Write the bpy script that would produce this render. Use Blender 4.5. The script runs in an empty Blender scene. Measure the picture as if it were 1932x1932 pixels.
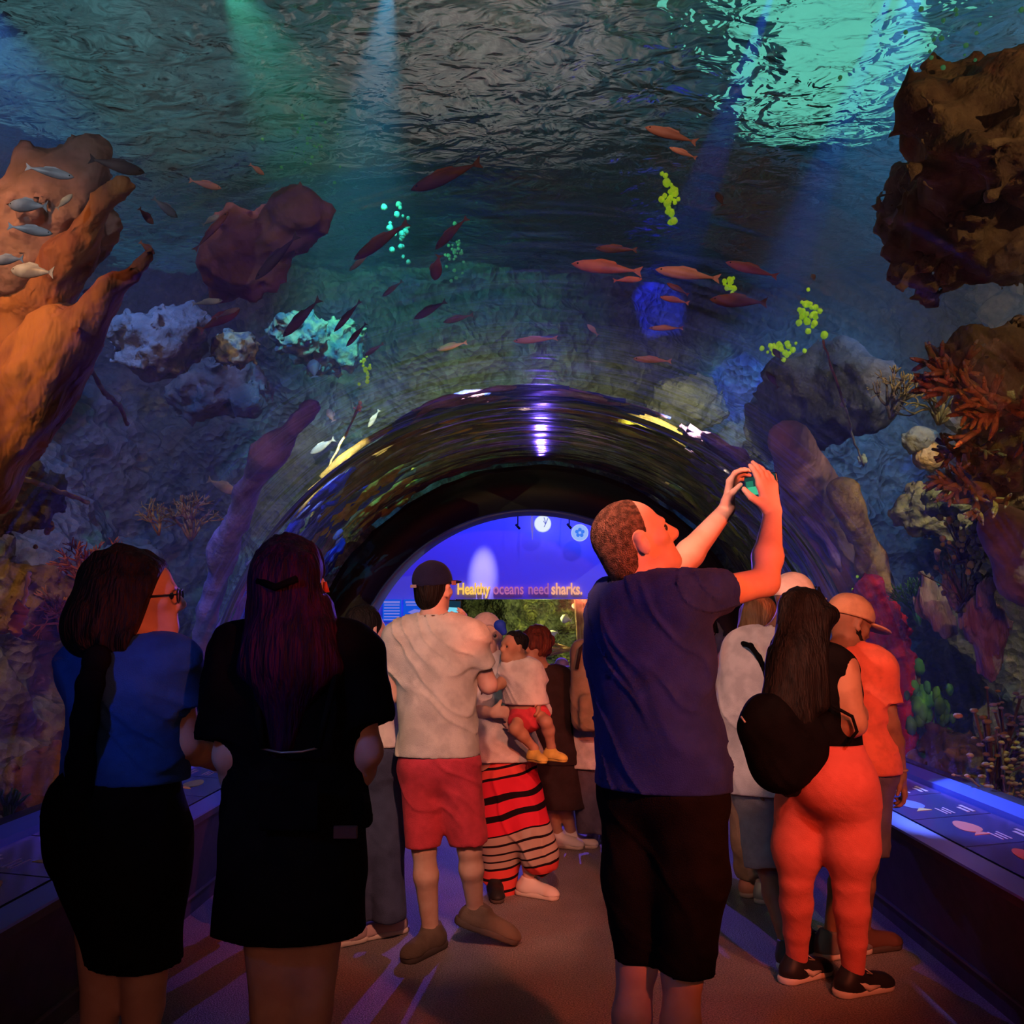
import bpy, math, random
import numpy as np
from mathutils import Vector, Matrix

C = bpy.context.scene.collection
PI = math.pi
F = 1900.0                       # focal length in pixels of the 1932 frame
CAM = np.array([0.0, 0.0, 1.5])
PITCH, YAW = math.atan(209 / F), math.atan(34 / F)
_cf = np.array([-math.sin(YAW) * math.cos(PITCH), math.cos(YAW) * math.cos(PITCH), math.sin(PITCH)])
_cr = np.array([math.cos(YAW), math.sin(YAW), 0.0])
_cu = np.cross(_cr, _cf)


def ray(px, py):
    d = _cf * F + _cr * (px - 966) + _cu * (966 - py)
    return d / d[1]


def P(px, py, Y):
    """point of the place at depth Y that is seen at this pixel"""
    return CAM + ray(px, py) * Y


def nrm(v):
    v = np.asarray(v, float)
    return v / (np.linalg.norm(v) + 1e-12)


# ------------------------------------------------------------------ objects
def link(o, parent=None):
    C.objects.link(o)
    if parent is not None:
        o.parent = parent
    return o


def tag(o, label=None, cat=None, group=None, kind=None):
    if label:
        o['label'] = label
    if cat:
        o['category'] = cat
    if group:
        o['group'] = group
    if kind:
        o['kind'] = kind
    return o


def empty(name, loc, label, cat, group=None):
    o = bpy.data.objects.new(name, None)
    o.empty_display_size = .1
    C.objects.link(o)
    o.location = Vector(loc)
    return tag(o, label, cat, group)


def mesh_obj(name, verts, faces, mat, parent=None, smooth=True, mats=None, fmat=None):
    """verts in world coordinates; with a parent they are shifted to its origin"""
    v = np.asarray(verts, float).reshape(-1, 3)
    off = np.zeros(3)
    p = parent
    while p is not None:
        off += np.array(p.location)
        p = p.parent
    v = v - off
    me = bpy.data.meshes.new(name)
    if isinstance(faces, np.ndarray) and faces.ndim == 2:
        n = faces.shape[1]
        me.vertices.add(len(v))
        me.vertices.foreach_set('co', v.astype(np.float32).ravel())
        me.loops.add(faces.size)
        me.loops.foreach_set('vertex_index', faces.astype(np.int32).ravel())
        me.polygons.add(len(faces))
        me.polygons.foreach_set('loop_start', np.arange(0, faces.size, n, dtype=np.int32))
        me.update(calc_edges=True)
    else:
        me.from_pydata([tuple(x) for x in v], [], [tuple(f) for f in faces])
        me.update()
    for m in (mats or [mat]):
        me.materials.append(m)
    if fmat is not None:
        me.polygons.foreach_set('material_index', np.asarray(fmat, dtype=np.int32))
    if smooth:
        me.polygons.foreach_set('use_smooth', np.ones(len(me.polygons), dtype=bool))
    me.validate()
    o = bpy.data.objects.new(name, me)
    return link(o, parent)


class MB:
    """collects simple solids, links them as one mesh"""
    def __init__(s):
        s.v, s.f = [], []

    def add(s, v, f):
        n = len(s.v)
        s.v += [tuple(x) for x in v]
        s.f += [tuple(i + n for i in q) for q in f]
        return s

    def box(s, c, h, R=None):
        c = np.array(c, float)
        R = np.eye(3) if R is None else np.array(R)
        vs = [c + R @ (np.array([sx, sy, sz]) * np.array(h)) for sx in (-1, 1) for sy in (-1, 1) for sz in (-1, 1)]
        return s.add(vs, [(0, 1, 3, 2), (4, 6, 7, 5), (0, 4, 5, 1), (2, 3, 7, 6), (0, 2, 6, 4), (1, 5, 7, 3)])

    def tube(s, pts, r, n=8, cap=True):
        pts = [np.array(p, float) for p in pts]
        rs = r if hasattr(r, '__len__') else [r] * len(pts)
        b = len(s.v)
        ref = None
        for i, p in enumerate(pts):
            d = nrm(pts[min(i + 1, len(pts) - 1)] - pts[max(i - 1, 0)])
            if ref is None:
                ref = np.cross(d, [0, 0, 1.0])
                if np.linalg.norm(ref) < .1:
                    ref = np.cross(d, [1.0, 0, 0])
            ref = nrm(ref - d * np.dot(ref, d))
            w = np.cross(d, ref)
            for k in range(n):
                a = 2 * PI * k / n
                s.v.append(tuple(p + rs[i] * (math.cos(a) * ref + math.sin(a) * w)))
        for i in range(len(pts) - 1):
            for k in range(n):
                k2 = (k + 1) % n
                s.f.append((b + i * n + k, b + i * n + k2, b + (i + 1) * n + k2, b + (i + 1) * n + k))
        if cap:
            s.f.append(tuple(b + k for k in range(n))[::-1])
            s.f.append(tuple(b + (len(pts) - 1) * n + k for k in range(n)))
        return s

    def build(s, name, mat, parent=None, smooth=False, bevel=0):
        o = mesh_obj(name, s.v, s.f, mat, parent, smooth)
        if bevel:
            m = o.modifiers.new('bev', 'BEVEL')
            m.width = bevel
            m.segments = 2
            m.limit_method = 'ANGLE'
        return o


# ------------------------------------------------------------------ solid modelling by distance fields
def _hash(ix, iy, iz):
    h = (ix.astype(np.int64) * 73856093) ^ (iy.astype(np.int64) * 19349663) ^ (iz.astype(np.int64) * 83492791)
    h = (h ^ (h >> 13)) * 1274126177
    return ((h ^ (h >> 16)) & 65535).astype(np.float32) / 32767.5 - 1.0


def vnoise(p, f=1.0, seed=0):
    q = p * np.asarray(f, dtype=np.float32) + seed * 17.31
    i = np.floor(q).astype(np.int64)
    t = (q - i).astype(np.float32)
    t = t * t * (3 - 2 * t)
    r = 0
    for dx in (0, 1):
        wx = t[:, 0] if dx else 1 - t[:, 0]
        for dy in (0, 1):
            wy = t[:, 1] if dy else 1 - t[:, 1]
            for dz in (0, 1):
                wz = t[:, 2] if dz else 1 - t[:, 2]
                r = r + wx * wy * wz * _hash(i[:, 0] + dx, i[:, 1] + dy, i[:, 2] + dz)
    return r


def fbm(p, f=1.0, o=3, seed=0, gain=.5):
    a, r, f = 1.0, 0, np.asarray(f, dtype=np.float32)
    for k in range(o):
        r = r + a * vnoise(p, f, seed + k)
        a *= gain
        f = f * 2.03
    return r


def cap(a, b, ra, rb=None, cut=0, flat=None):
    """tapered capsule; cut=1 flat at b, 2 flat at both ends; flat=(axis, factor) squashes it along the axis"""
    rb = ra if rb is None else rb
    a, b = np.asarray(a, np.float32), np.asarray(b, np.float32)
    ba = b - a
    L = float(np.linalg.norm(ba)) + 1e-9
    u = ba / L
    n, s = (None, 1) if flat is None else (nrm(flat[0]).astype(np.float32), flat[1])

    def f(p):
        v = p - a
        t = np.clip(v @ u / L, 0, 1)
        w = v - t[:, None] * ba
        if n is not None:
            w = w + np.outer((w @ n) * (1 / s - 1), n)
        d = np.sqrt((w * w).sum(1)) - (ra + (rb - ra) * t)
        if cut:
            d = np.maximum(d, (p - b) @ u)
            if cut == 2:
                d = np.maximum(d, -(v @ u))
        return d
    return f, (a + b) / 2, L / 2 + max(ra, rb)


def ell(c, r, R=None):
    c = np.asarray(c, np.float32)
    r = np.asarray(r, np.float32)
    M = np.eye(3, dtype=np.float32) if R is None else np.array(R, dtype=np.float32)

    def f(p):
        q = (p - c) @ M
        k0 = np.sqrt(((q / r) ** 2).sum(1))
        k1 = np.sqrt(((q / (r * r)) ** 2).sum(1)) + 1e-9
        return k0 * (k0 - 1) / k1
    return f, c, float(r.max())


def rbox(c, h, R=None, rd=.01):
    c = np.asarray(c, np.float32)
    h = np.asarray(h, np.float32) - rd
    M = np.eye(3, dtype=np.float32) if R is None else np.array(R, dtype=np.float32)

    def f(p):
        q = np.abs((p - c) @ M) - h
        return np.sqrt((np.maximum(q, 0) ** 2).sum(1)) + np.minimum(q.max(1), 0) - rd
    return f, c, float(np.linalg.norm(h)) + rd


def half(pt, n):
    """keeps the side the normal points away from"""
    pt, n = np.asarray(pt, np.float32), nrm(n).astype(np.float32)
    return (lambda p: (p - pt) @ n), None, None


class Sol:
    def __init__(s):
        s.ops, s.disp, s.amp = [], None, 0

    def u(s, prim, k=.02):
        s.ops.append(('u', prim, k))
        return s

    def us(s, prims, k=.02):
        for p in prims:
            s.u(p, k)
        return s

    def s(s, prim, k=.005):
        s.ops.append(('s', prim, k))
        return s

    def i(s, prim, k=.002):
        s.ops.append(('i', prim, k))
        return s

    def d(s, fn, amp):
        s.disp, s.amp = fn, amp
        return s

    def ev(s, p, reach=None):
        if reach is not None:
            lo, hi = p.min(0), p.max(0)
        d = None
        for op, (f, c, r), k in s.ops:
            if reach is not None and c is not None and op in 'us':
                q = np.maximum(np.maximum(lo - c, c - hi), 0)
                if math.sqrt(float((q * q).sum())) - r > reach + k and not (op == 'u' and d is None):
                    continue
            e = f(p)
            if d is None:
                d = e
            elif op == 'u':
                h = np.maximum(k - np.abs(d - e), 0) / k
                d = np.minimum(d, e) - h * h * k * .25
            else:
                if op == 's':
                    e = -e
                h = np.maximum(k - np.abs(d - e), 0) / k
                d = np.maximum(d, e) + h * h * k * .25
        if s.disp is not None:
            d = d + s.disp(p)
        return d

    def mesh(s, h=.01):
        lo = np.min([c - r for o, (f, c, r), k in s.ops if o == 'u'], 0) - s.amp - 2 * h - .01
        hi = np.max([c + r for o, (f, c, r), k in s.ops if o == 'u'], 0) + s.amp + 2 * h + .01
        n = 8
        B = n * h
        nb = np.ceil((hi - lo) / B).astype(int)
        g = np.stack(np.meshgrid(*[np.arange(k) for k in nb], indexing='ij'), -1).reshape(-1, 3)
        cen = (lo + (g + .5) * B).astype(np.float32)
        dc = np.concatenate([s.ev(cen[i:i + 40000]) for i in range(0, len(cen), 40000)])
        act = g[np.abs(dc) < B * .87 * 1.7 + s.amp]
        key = (act // 3) @ np.array([1, 1000, 1000000])
        act = act[np.argsort(key, kind='stable')]
        m = n + 2
        off = np.stack(np.meshgrid(*[np.arange(m)] * 3, indexing='ij'), -1)      # corners -1..n
        V, K, Q = [], [], []
        base = np.int64(1 << 20)

        def keyof(ix):
            return (ix[..., 0] * base + ix[..., 1]) * base + ix[..., 2]
        for i in range(0, len(act), 48):
            a = act[i:i + 48]
            ci = a[:, None, None, None, :] * n + off[None]                        # index of lattice corner
            p = (lo + ci * h).astype(np.float32).reshape(-1, 3)
            d = s.ev(p, reach=B * 2.2 + s.amp).reshape(len(a), m, m, m)
            # cells 0..n (of m-1 = n+1), own cells 0..n-1
            c8 = [d[:, x:x + n, y:y + n, z:z + n] for x in (0, 1) for y in (0, 1) for z in (0, 1)]
            neg = sum((c < 0).astype(np.int8) for c in c8)
            sel = (neg > 0) & (neg < 8)
            if not sel.any():
                continue
            idx = np.argwhere(sel)
            cd = np.stack([c[sel] for c in c8], 1)
            pos = np.zeros((len(idx), 3), np.float32)
            cnt = np.zeros(len(idx), np.float32)
            cor = np.array([(x, y, z) for x in (0, 1) for y in (0, 1) for z in (0, 1)], np.float32)
            for q in range(8):
                for b in (4, 2, 1):
                    r = q | b
                    if r == q:
                        continue
                    d0, d1 = cd[:, q], cd[:, r]
                    x = (d0 < 0) != (d1 < 0)
                    t = np.where(x, d0 / np.where(x, d0 - d1, 1), 0)
                    pos += np.where(x[:, None], cor[q] + (cor[r] - cor[q]) * t[:, None], 0)
                    cnt += x
            pos /= cnt[:, None]
            cell = a[idx[:, 0]] * n + idx[:, 1:]
            V.append(lo + (cell + pos) * h)
            K.append(keyof(cell.astype(np.int64)))
            # edges leaving corner (0..n-1) of own cells in +axis
            d0 = d[:, :n, :n, :n]
            for ax in range(3):
                sl = [slice(0, n)] * 3
                sl[ax] = slice(1, n + 1)
                d1 = d[(slice(None),) + tuple(sl)]
                x = (d0 < 0) != (d1 < 0)
                e = np.argwhere(x)
                if not len(e):
                    continue
                cl = (a[e[:, 0]] * n + e[:, 1:]).astype(np.int64)
                o1, o2 = np.zeros(3, int), np.zeros(3, int)
                o1[(ax + 1) % 3] = -1
                o2[(ax + 2) % 3] = -1
                q = np.stack([keyof(cl), keyof(cl + o1), keyof(cl + o1 + o2), keyof(cl + o2)], 1)
                fl = d0[x] > 0
                q[fl] = q[fl][:, ::-1]
                Q.append(q)
        V, K, Q = np.concatenate(V), np.concatenate(K), np.concatenate(Q)
        o = np.argsort(K)
        Ks = K[o]
        w = np.clip(np.searchsorted(Ks, Q), 0, len(Ks) - 1)
        ok = (Ks[w] == Q).all(1)
        return V, o[w[ok]]

    def obj(s, name, mat, parent=None, h=.01, smooth=True):
        v, f = s.mesh(h)
        return mesh_obj(name, v, f, mat, parent, smooth)


# ------------------------------------------------------------------ materials
class NT:
    def __init__(s, name):
        s.m = bpy.data.materials.new(name)
        s.m.use_nodes = True
        s.t = s.m.node_tree
        s.t.nodes.clear()
        s.out = s.t.nodes.new('ShaderNodeOutputMaterial')

    def n(s, kind, ins=None, **kw):
        nd = s.t.nodes.new('ShaderNode' + kind)
        for k, v in kw.items():
            setattr(nd, k, v)
        for k, v in (ins or {}).items():
            sk = nd.inputs[k]
            if hasattr(v, 'is_output') or isinstance(v, bpy.types.NodeSocket):
                s.t.links.new(v, sk)
            else:
                sk.default_value = v
        return nd

    def surf(s, sock):
        s.t.links.new(sock, s.out.inputs['Surface'])
        return s.m


def c4(c):
    return (c[0], c[1], c[2], 1.0)


def sr(r, g, b):
    """sRGB 0..255 to linear"""
    return tuple((x / 255 / 12.92) if x / 255 <= .04045 else ((x / 255 + .055) / 1.055) ** 2.4 for x in (r, g, b))


def mat(name, col, rough=.7, col2=None, scale=8.0, bump=0.0, bscale=60.0, spec=.3, metal=0.0, stretch=(1, 1, 1), emis=None, es=0.0,
        detail=3.0, lo=.4, hi=.6, sheen=0.0, alpha=1.0, coat=0.0):
    t = NT(name)
    tc = t.n('TexCoord').outputs['Object']
    mp = t.n('Mapping', {'Vector': tc, 'Scale': stretch}).outputs[0]
    ins = {'Roughness': rough, 'Specular IOR Level': spec, 'Metallic': metal, 'Sheen Weight': sheen, 'Alpha': alpha, 'Coat Weight': coat}
    if col2 is None:
        ins['Base Color'] = c4(col)
    else:
        nz = t.n('TexNoise', {'Vector': mp, 'Scale': scale, 'Detail': detail}).outputs[0]
        rm = t.n('MapRange', {'Value': nz, 'From Min': lo, 'From Max': hi}).outputs[0]
        ins['Base Color'] = t.n('Mix', {0: rm, 6: c4(col), 7: c4(col2)}, data_type='RGBA').outputs[2]
    if emis:
        ins['Emission Color'] = c4(emis)
        ins['Emission Strength'] = es
    if bump:
        nb = t.n('TexNoise', {'Vector': mp, 'Scale': bscale, 'Detail': 2.0}).outputs[0]
        ins['Normal'] = t.n('Bump', {'Height': nb, 'Strength': bump, 'Distance': .02}).outputs[0]
    return t.surf(t.n('BsdfPrincipled', ins).outputs[0])


def glow(name, col, strength=1.0):
    t = NT(name)
    return t.surf(t.n('Emission', {'Color': c4(col), 'Strength': strength}).outputs[0])


# ------------------------------------------------------------------ lamps
def lamp(kind, loc, to, energy, col, size=.1, angle=60, blend=.5, name='lamp', sx=None, sy=None):
    L = bpy.data.lights.new(name, kind)
    L.energy = energy
    L.color = col
    if kind == 'SPOT':
        L.spot_size = math.radians(angle)
        L.spot_blend = blend
        L.shadow_soft_size = size
    elif kind == 'POINT':
        L.shadow_soft_size = size
    elif kind == 'AREA':
        L.shape = 'RECTANGLE'
        L.size, L.size_y = sx or size, sy or size
    o = bpy.data.objects.new(name, L)
    C.objects.link(o)
    o.location = Vector(loc)
    if to is not None:
        o.rotation_euler = (Vector(to) - Vector(loc)).to_track_quat('-Z', 'Y').to_euler()
    return o
# ================================================================== MATERIALS OF THE PLACE
rng = random.Random(7)
CX, CZ, TR, YEND = 0.03, 0.77, 2.2, 10.3          # tunnel axis, radius, far end


def carpet():
    t = NT('carpet')
    tc = t.n('TexCoord').outputs['Object']
    a = t.n('TexNoise', {'Vector': tc, 'Scale': 150.0, 'Detail': 2.0}).outputs[0]
    b = t.n('TexNoise', {'Vector': tc, 'Scale': 2.2, 'Detail': 3.0}).outputs[0]
    r1 = t.n('MapRange', {'Value': a, 'From Min': .35, 'From Max': .7}).outputs[0]
    r2 = t.n('MapRange', {'Value': b, 'From Min': .3, 'From Max': .7, 'To Min': .75, 'To Max': 1.0}).outputs[0]
    c = t.n('Mix', {0: r1, 6: (.15, .13, .13, 1), 7: (.52, .44, .43, 1)}, data_type='RGBA').outputs[2]
    c = t.n('VectorMath', {0: c, 'Scale': r2}, operation='SCALE').outputs[0]
    bp = t.n('Bump', {'Height': a, 'Strength': .5, 'Distance': .01}).outputs[0]
    return t.surf(t.n('BsdfPrincipled', {'Base Color': c, 'Roughness': .62, 'Specular IOR Level': .35, 'Normal': bp}).outputs[0])


def acrylic():
    t = NT('acrylic')
    tc = t.n('TexCoord').outputs['Object']
    mp = t.n('Mapping', {'Vector': tc, 'Scale': (.8, 3.0, .8)}).outputs[0]
    nz = t.n('TexNoise', {'Vector': mp, 'Scale': 1.6, 'Detail': 2.0}).outputs[0]
    bp = t.n('Bump', {'Height': nz, 'Strength': .25, 'Distance': .05}).outputs[0]
    fr = t.n('Fresnel', {'IOR': 1.28, 'Normal': bp}).outputs[0]
    bf = t.n('NewGeometry').outputs['Backfacing']
    fac = t.n('Math', {0: fr, 1: t.n('Math', {0: 1.0, 1: bf}, operation='SUBTRACT').outputs[0]}, operation='MULTIPLY').outputs[0]
    tr = t.n('BsdfTransparent', {'Color': (.95, .975, .985, 1)}).outputs[0]
    gl = t.n('BsdfGlossy', {'Color': (.85, .9, 1, 1), 'Roughness': .09, 'Normal': bp}).outputs[0]
    return t.surf(t.n('MixShader', {0: fac, 1: tr, 2: gl}).outputs[0])


def water():
    t = NT('water_surface')
    tc = t.n('TexCoord').outputs['Object']
    mp = t.n('Mapping', {'Vector': tc, 'Scale': (1.0, 1.25, 1.0)}).outputs[0]
    n1 = t.n('TexNoise', {'Vector': mp, 'Scale': 4.6, 'Detail': 2.5, 'Roughness': .5, 'Distortion': .6}).outputs[0]
    n2 = t.n('TexNoise', {'Vector': mp, 'Scale': 1.5, 'Detail': 1.0}).outputs[0]
    h = t.n('Math', {0: n2, 1: 1.6, 2: n1}, operation='MULTIPLY_ADD').outputs[0]
    bp = t.n('Bump', {'Height': h, 'Strength': 1.0, 'Distance': .17}).outputs[0]
    fr = t.n('Fresnel', {'IOR': 1.25, 'Normal': bp}).outputs[0]
    rf = t.n('BsdfRefraction', {'Color': (.9, .97, 1, 1), 'Roughness': 0.0, 'IOR': 1.33, 'Normal': bp}).outputs[0]
    gl = t.n('BsdfGlossy', {'Color': (.9, .95, 1, 1), 'Roughness': .03, 'Normal': bp}).outputs[0]
    return t.surf(t.n('MixShader', {0: fr, 1: rf, 2: gl}).outputs[0])


def reef_mat(name, base, alts, s=1.0, bump=.9):
    """rock overgrown in patches; every alt = (colour, scale, threshold, seed)"""
    t = NT(name)
    tc = t.n('TexCoord').outputs['Object']
    v = t.n('TexNoise', {'Vector': tc, 'Scale': 7.0 * s, 'Detail': 6.0, 'Roughness': .65}).outputs[0]
    r = t.n('MapRange', {'Value': v, 'From Min': .3, 'From Max': .75, 'To Min': .3, 'To Max': 1.5}).outputs[0]
    col = t.n('RGB').outputs[0]
    col.default_value = c4(base)
    for cc, sc, th, seed in alts:
        mp = t.n('Mapping', {'Vector': tc, 'Location': (seed * 3.7, seed * 1.3, seed * 2.9)}).outputs[0]
        nz = t.n('TexNoise', {'Vector': mp, 'Scale': sc, 'Detail': 4.0, 'Roughness': .6}).outputs[0]
        f = t.n('MapRange', {'Value': nz, 'From Min': th, 'From Max': th + .07}).outputs[0]
        col = t.n('Mix', {0: f, 6: col, 7: c4(cc)}, data_type='RGBA').outputs[2]
    col = t.n('VectorMath', {0: col, 'Scale': r}, operation='SCALE').outputs[0]
    vo = t.n('TexVoronoi', {'Vector': tc, 'Scale': 14.0 * s}).outputs[0]
    h = t.n('Math', {0: v, 1: vo}, operation='ADD').outputs[0]
    bp = t.n('Bump', {'Height': h, 'Strength': bump, 'Distance': .06}).outputs[0]
    return t.surf(t.n('BsdfPrincipled', {'Base Color': col, 'Roughness': .85, 'Specular IOR Level': .15, 'Normal': bp}).outputs[0])


M = {}
M['carpet'] = carpet()
M['acrylic'] = acrylic()
M['water'] = water()
M['rockL'] = reef_mat('reef_rock', (.16, .16, .17), [((.30, .24, .10), 2.2, .60, 1), ((.10, .16, .22), 1.3, .56, 2), ((.34, .22, .28), 2.8, .64, 3),
                                                      ((.12, .26, .14), 1.9, .63, 4), ((.5, .48, .36), 6.0, .68, 5)])
M['rockR'] = reef_mat('reef_rock_brown', (.20, .17, .14), [((.40, .30, .14), 2.4, .58, 11), ((.10, .14, .22), 1.2, .57, 12), ((.16, .30, .12), 2.2, .62, 13),
                                                            ((.45, .28, .22), 3.4, .64, 14), ((.55, .5, .3), 7.0, .67, 15)])
M['rockF'] = reef_mat('reef_rock_dark', (.12, .14, .15), [((.14, .22, .18), 1.3, .58, 21), ((.10, .12, .25), 1.0, .57, 22), ((.4, .42, .2), 4.0, .68, 23)])
M['black'] = mat('black_frame', (.010, .009, .010), .6, spec=.3)
M['vault'] = mat('grey_vault', (.32, .28, .30), .8, bump=.1)
M['front'] = mat('console_front', (.055, .04, .05), .6, (.04, .03, .035), 12, spec=.3, bump=.05)
M['lip'] = mat('blue_trim', (.10, .22, .95), .30, spec=.6)
M['paneltint'] = mat('graphic_panel', (.035, .05, .17), .22, spec=.8)  # black plates tinted blue to stand for their blue sheen
M['bluewall'] = mat('room_wall', (.42, .44, .95), .8, (.46, .42, .92), 1.2, bump=.03)
M['pale_ink'] = mat('pale_print', (.72, .62, .58), .6)
M['sand'] = mat('sand', (.20, .18, .14), .9, (.12, .12, .11), 9, bump=.4)
M['deck'] = mat('roof_deck', (.46, .44, .43), .9, (.30, .29, .29), 1.6, detail=6)


# ================================================================== ROOM SHELL
def quad(name, pts, m, parent=None, kind='structure'):
    o = mesh_obj(name, pts, [tuple(range(len(pts)))], m, parent, False)
    if kind:
        o['kind'] = kind
    return o


fl = MB().box((CX, 7.2, -.06), (2.32, 9.3, .06)).build('floor', M['carpet'])
fl['kind'] = 'structure'
f2 = MB().box((CX, 14.2, -.065), (7, 2.6, .06))
# side parts of the far room beside the passage
o = MB().box((-5.6, 13.6, -.06), (3.3, 2.9, .06)).box((5.66, 13.6, -.06), (3.3, 2.9, .06)).build('floor_far_room', M['carpet'])
o['kind'] = 'structure'


def arc_shell(name, r0, r1, y0, y1, a0, a1, m, n=96, ny=1):
    """a solid vault between two radii"""
    v, f = [], []
    ys = np.linspace(y0, y1, ny + 1)
    for r in (r0, r1):
        for y in ys:
            for k in range(n + 1):
                a = math.radians(a0 + (a1 - a0) * k / n)
                v.append((CX + r * math.cos(a), y, CZ + r * math.sin(a)))
    S = (n + 1) * (ny + 1)

    def idx(l, j, k):
        return l * S + j * (n + 1) + k
    for j in range(ny):
        for k in range(n):
            f.append((idx(0, j, k), idx(0, j, k + 1), idx(0, j + 1, k + 1), idx(0, j + 1, k)))
            f.append((idx(1, j, k), idx(1, j + 1, k), idx(1, j + 1, k + 1), idx(1, j, k + 1)))
    for k in range(n):
        f.append((idx(0, 0, k), idx(1, 0, k), idx(1, 0, k + 1), idx(0, 0, k + 1)))
        f.append((idx(0, ny, k), idx(0, ny, k + 1), idx(1, ny, k + 1), idx(1, ny, k)))
    for j in range(ny):
        for k in (0, n):
            f.append((idx(0, j, k), idx(0, j + 1, k), idx(1, j + 1, k), idx(1, j, k)))
    return mesh_obj(name, v, f, m, None, True)


# acrylic tunnel in three cast sections, dark joints between them
for i, (y0, y1) in enumerate(((-2.0, 6.86), (6.88, YEND - .02))):
    o = arc_shell('window_%d' % (i + 1), TR, TR + .06, y0, y1, -4, 184, M['acrylic'])
    o['kind'] = 'structure'
    es = o.modifiers.new('e', 'EDGE_SPLIT')
    es.split_angle = math.radians(40)
o = arc_shell('trim_1', TR + .02, TR + .06, 6.861, 6.879, -4, 184, mat('joint_silicone', (.02, .03, .05), .5))
o['kind'] = 'structure'

# portal: black ring, set-back grey vault, end wall of the tank around it
o = arc_shell('trim_3', 1.90, 2.30, YEND, YEND + .18, -22, 202, M['black'])
o['kind'] = 'structure'
o = arc_shell('trim_4', 1.93, 2.10, YEND + .18, 11.3, -24, 204, M['vault'])
o['kind'] = 'structure'


def ring_wall(name, y0, y1, r, x, z0, z1, m):
    """wall with a round-headed opening"""
    v, f = [], []
    n = 48
    for y in (y0, y1):
        for k in range(n + 1):
            a = math.radians(-24 + 228 * k / n)
            v.append((CX + r * math.cos(a), y, CZ + r * math.sin(a)))
        for k in range(n + 1):
            a = math.radians(-24 + 228 * k / n)
            c, s_ = math.cos(a), math.sin(a)
            t = min(x / max(abs(c), 1e-6), (z1 - CZ) / s_ if s_ > 0 else (CZ - z0) / max(-s_, 1e-6))
            v.append((CX + t * c, y, CZ + t * s_))
    S = 2 * (n + 1)
    for k in range(n):
        f.append((k, n + 1 + k, n + 2 + k, k + 1))
        f.append((S + k, S + k + 1, S + n + 2 + k, S + n + 1 + k))
        f.append((k, k + 1, S + k + 1, S + k))
    o = mesh_obj(name, v, f, m, None, False)
    o['kind'] = 'structure'
    return o


ring_wall('wall_tank_end', 11.3, 11.5, 2.0, 7.5, -.1, 8.5, M['black'])
# side kerbs under the acrylic that carry it
for sgn, nm in ((-1, 'left'), (1, 'right')):
    # console profile (x, z)
    prof = [(1.79, 0), (1.79, .10), (1.765, .105), (1.675, .525), (1.645, .53), (1.645, .565), (1.69, .573), (1.72, .583),
            (2.10, .615), (2.12, .655), (2.19, .668), (2.30, .668), (2.30, 0)]
    y0, y1 = -1.0, YEND
    v = [(CX + sgn * a, y, b) for y in (y0, y1) for a, b in prof]
    n = len(prof)
    f = [(k, (k + 1) % n, n + (k + 1) % n, n + k) for k in range(n)] + [tuple(range(n)), tuple(range(2 * n - 1, n - 1, -1))]
    o = MB()
    o.add(v, f)
    o = o.build('wall_console_' + nm, M['front'])
    o['kind'] = 'structure'
    o = MB().box((CX + sgn * 1.762, 4.65, .112), (.010, 5.65, .005)).build('baseboard_' + nm, mat('kick_strip', (.12, .10, .11), .5))
    o['kind'] = 'structure'

# far room
ring = MB()
o = MB().box((0.6, 15.12, 3.0), (8, .1, 3.2))
# wall with an aquarium window opening (x -.95..3.2, z .35..1.84)
w = MB()
wx0, wx1, wz0, wz1 = -1.12, 3.6, .30, 1.85
w.box(((-7 + wx0) / 2, 15.1, 2.5), ((wx0 + 7) / 2, .1, 2.6))
w.box(((8 + wx1) / 2, 15.1, 2.5), ((8 - wx1) / 2, .1, 2.6))
w.box(((wx0 + wx1) / 2, 15.1, (5.1 + wz1) / 2), ((wx1 - wx0) / 2, .1, (5.1 - wz1) / 2))
w.box(((wx0 + wx1) / 2, 15.1, (wz0 - .1) / 2), ((wx1 - wx0) / 2, .1, (wz0 + .1) / 2))
o = w.build('wall_far', M['bluewall'])
o['kind'] = 'structure'
for s_, nm in ((-1, 'far_left'), (1, 'far_right')):
    o = MB().box((.5 + s_ * 7.6, 13.3, 2.5), (.1, 1.9, 2.6)).build('wall_' + nm, M['bluewall'])
    o['kind'] = 'structure'
o = MB().box((.5, 13.3, 5.2), (7.6, 2.0, .1)).build('ceiling_far', M['black'])
o['kind'] = 'structure'
# window pane of the far tank
o = MB().box(((wx0 + wx1) / 2, 15.06, (wz0 + wz1) / 2), ((wx1 - wx0) / 2, .02, (wz1 - wz0) / 2)).build('window_4', M['acrylic'])
o['kind'] = 'structure'
# far tank backdrop rocks
def relief(name, origin, du, dv, nu, nv, disp, m, kind='structure'):
    """a rock face: grid spanned by du, dv, pushed along its normal by disp(points)"""
    u, v = np.meshgrid(np.linspace(0, 1, nu), np.linspace(0, 1, nv), indexing='ij')
    p = np.array(origin) + u[..., None] * np.array(du) + v[..., None] * np.array(dv)
    p = p.reshape(-1, 3).astype(np.float32)
    nn = nrm(np.cross(du, dv))
    p = p + disp(p)[:, None] * nn
    i = np.arange(nu * nv).reshape(nu, nv)
    q = np.stack([i[:-1, :-1], i[1:, :-1], i[1:, 1:], i[:-1, 1:]], -1).reshape(-1, 4)
    o = mesh_obj(name, p, q, m)
    if kind:
        o['kind'] = kind
    return o


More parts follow.
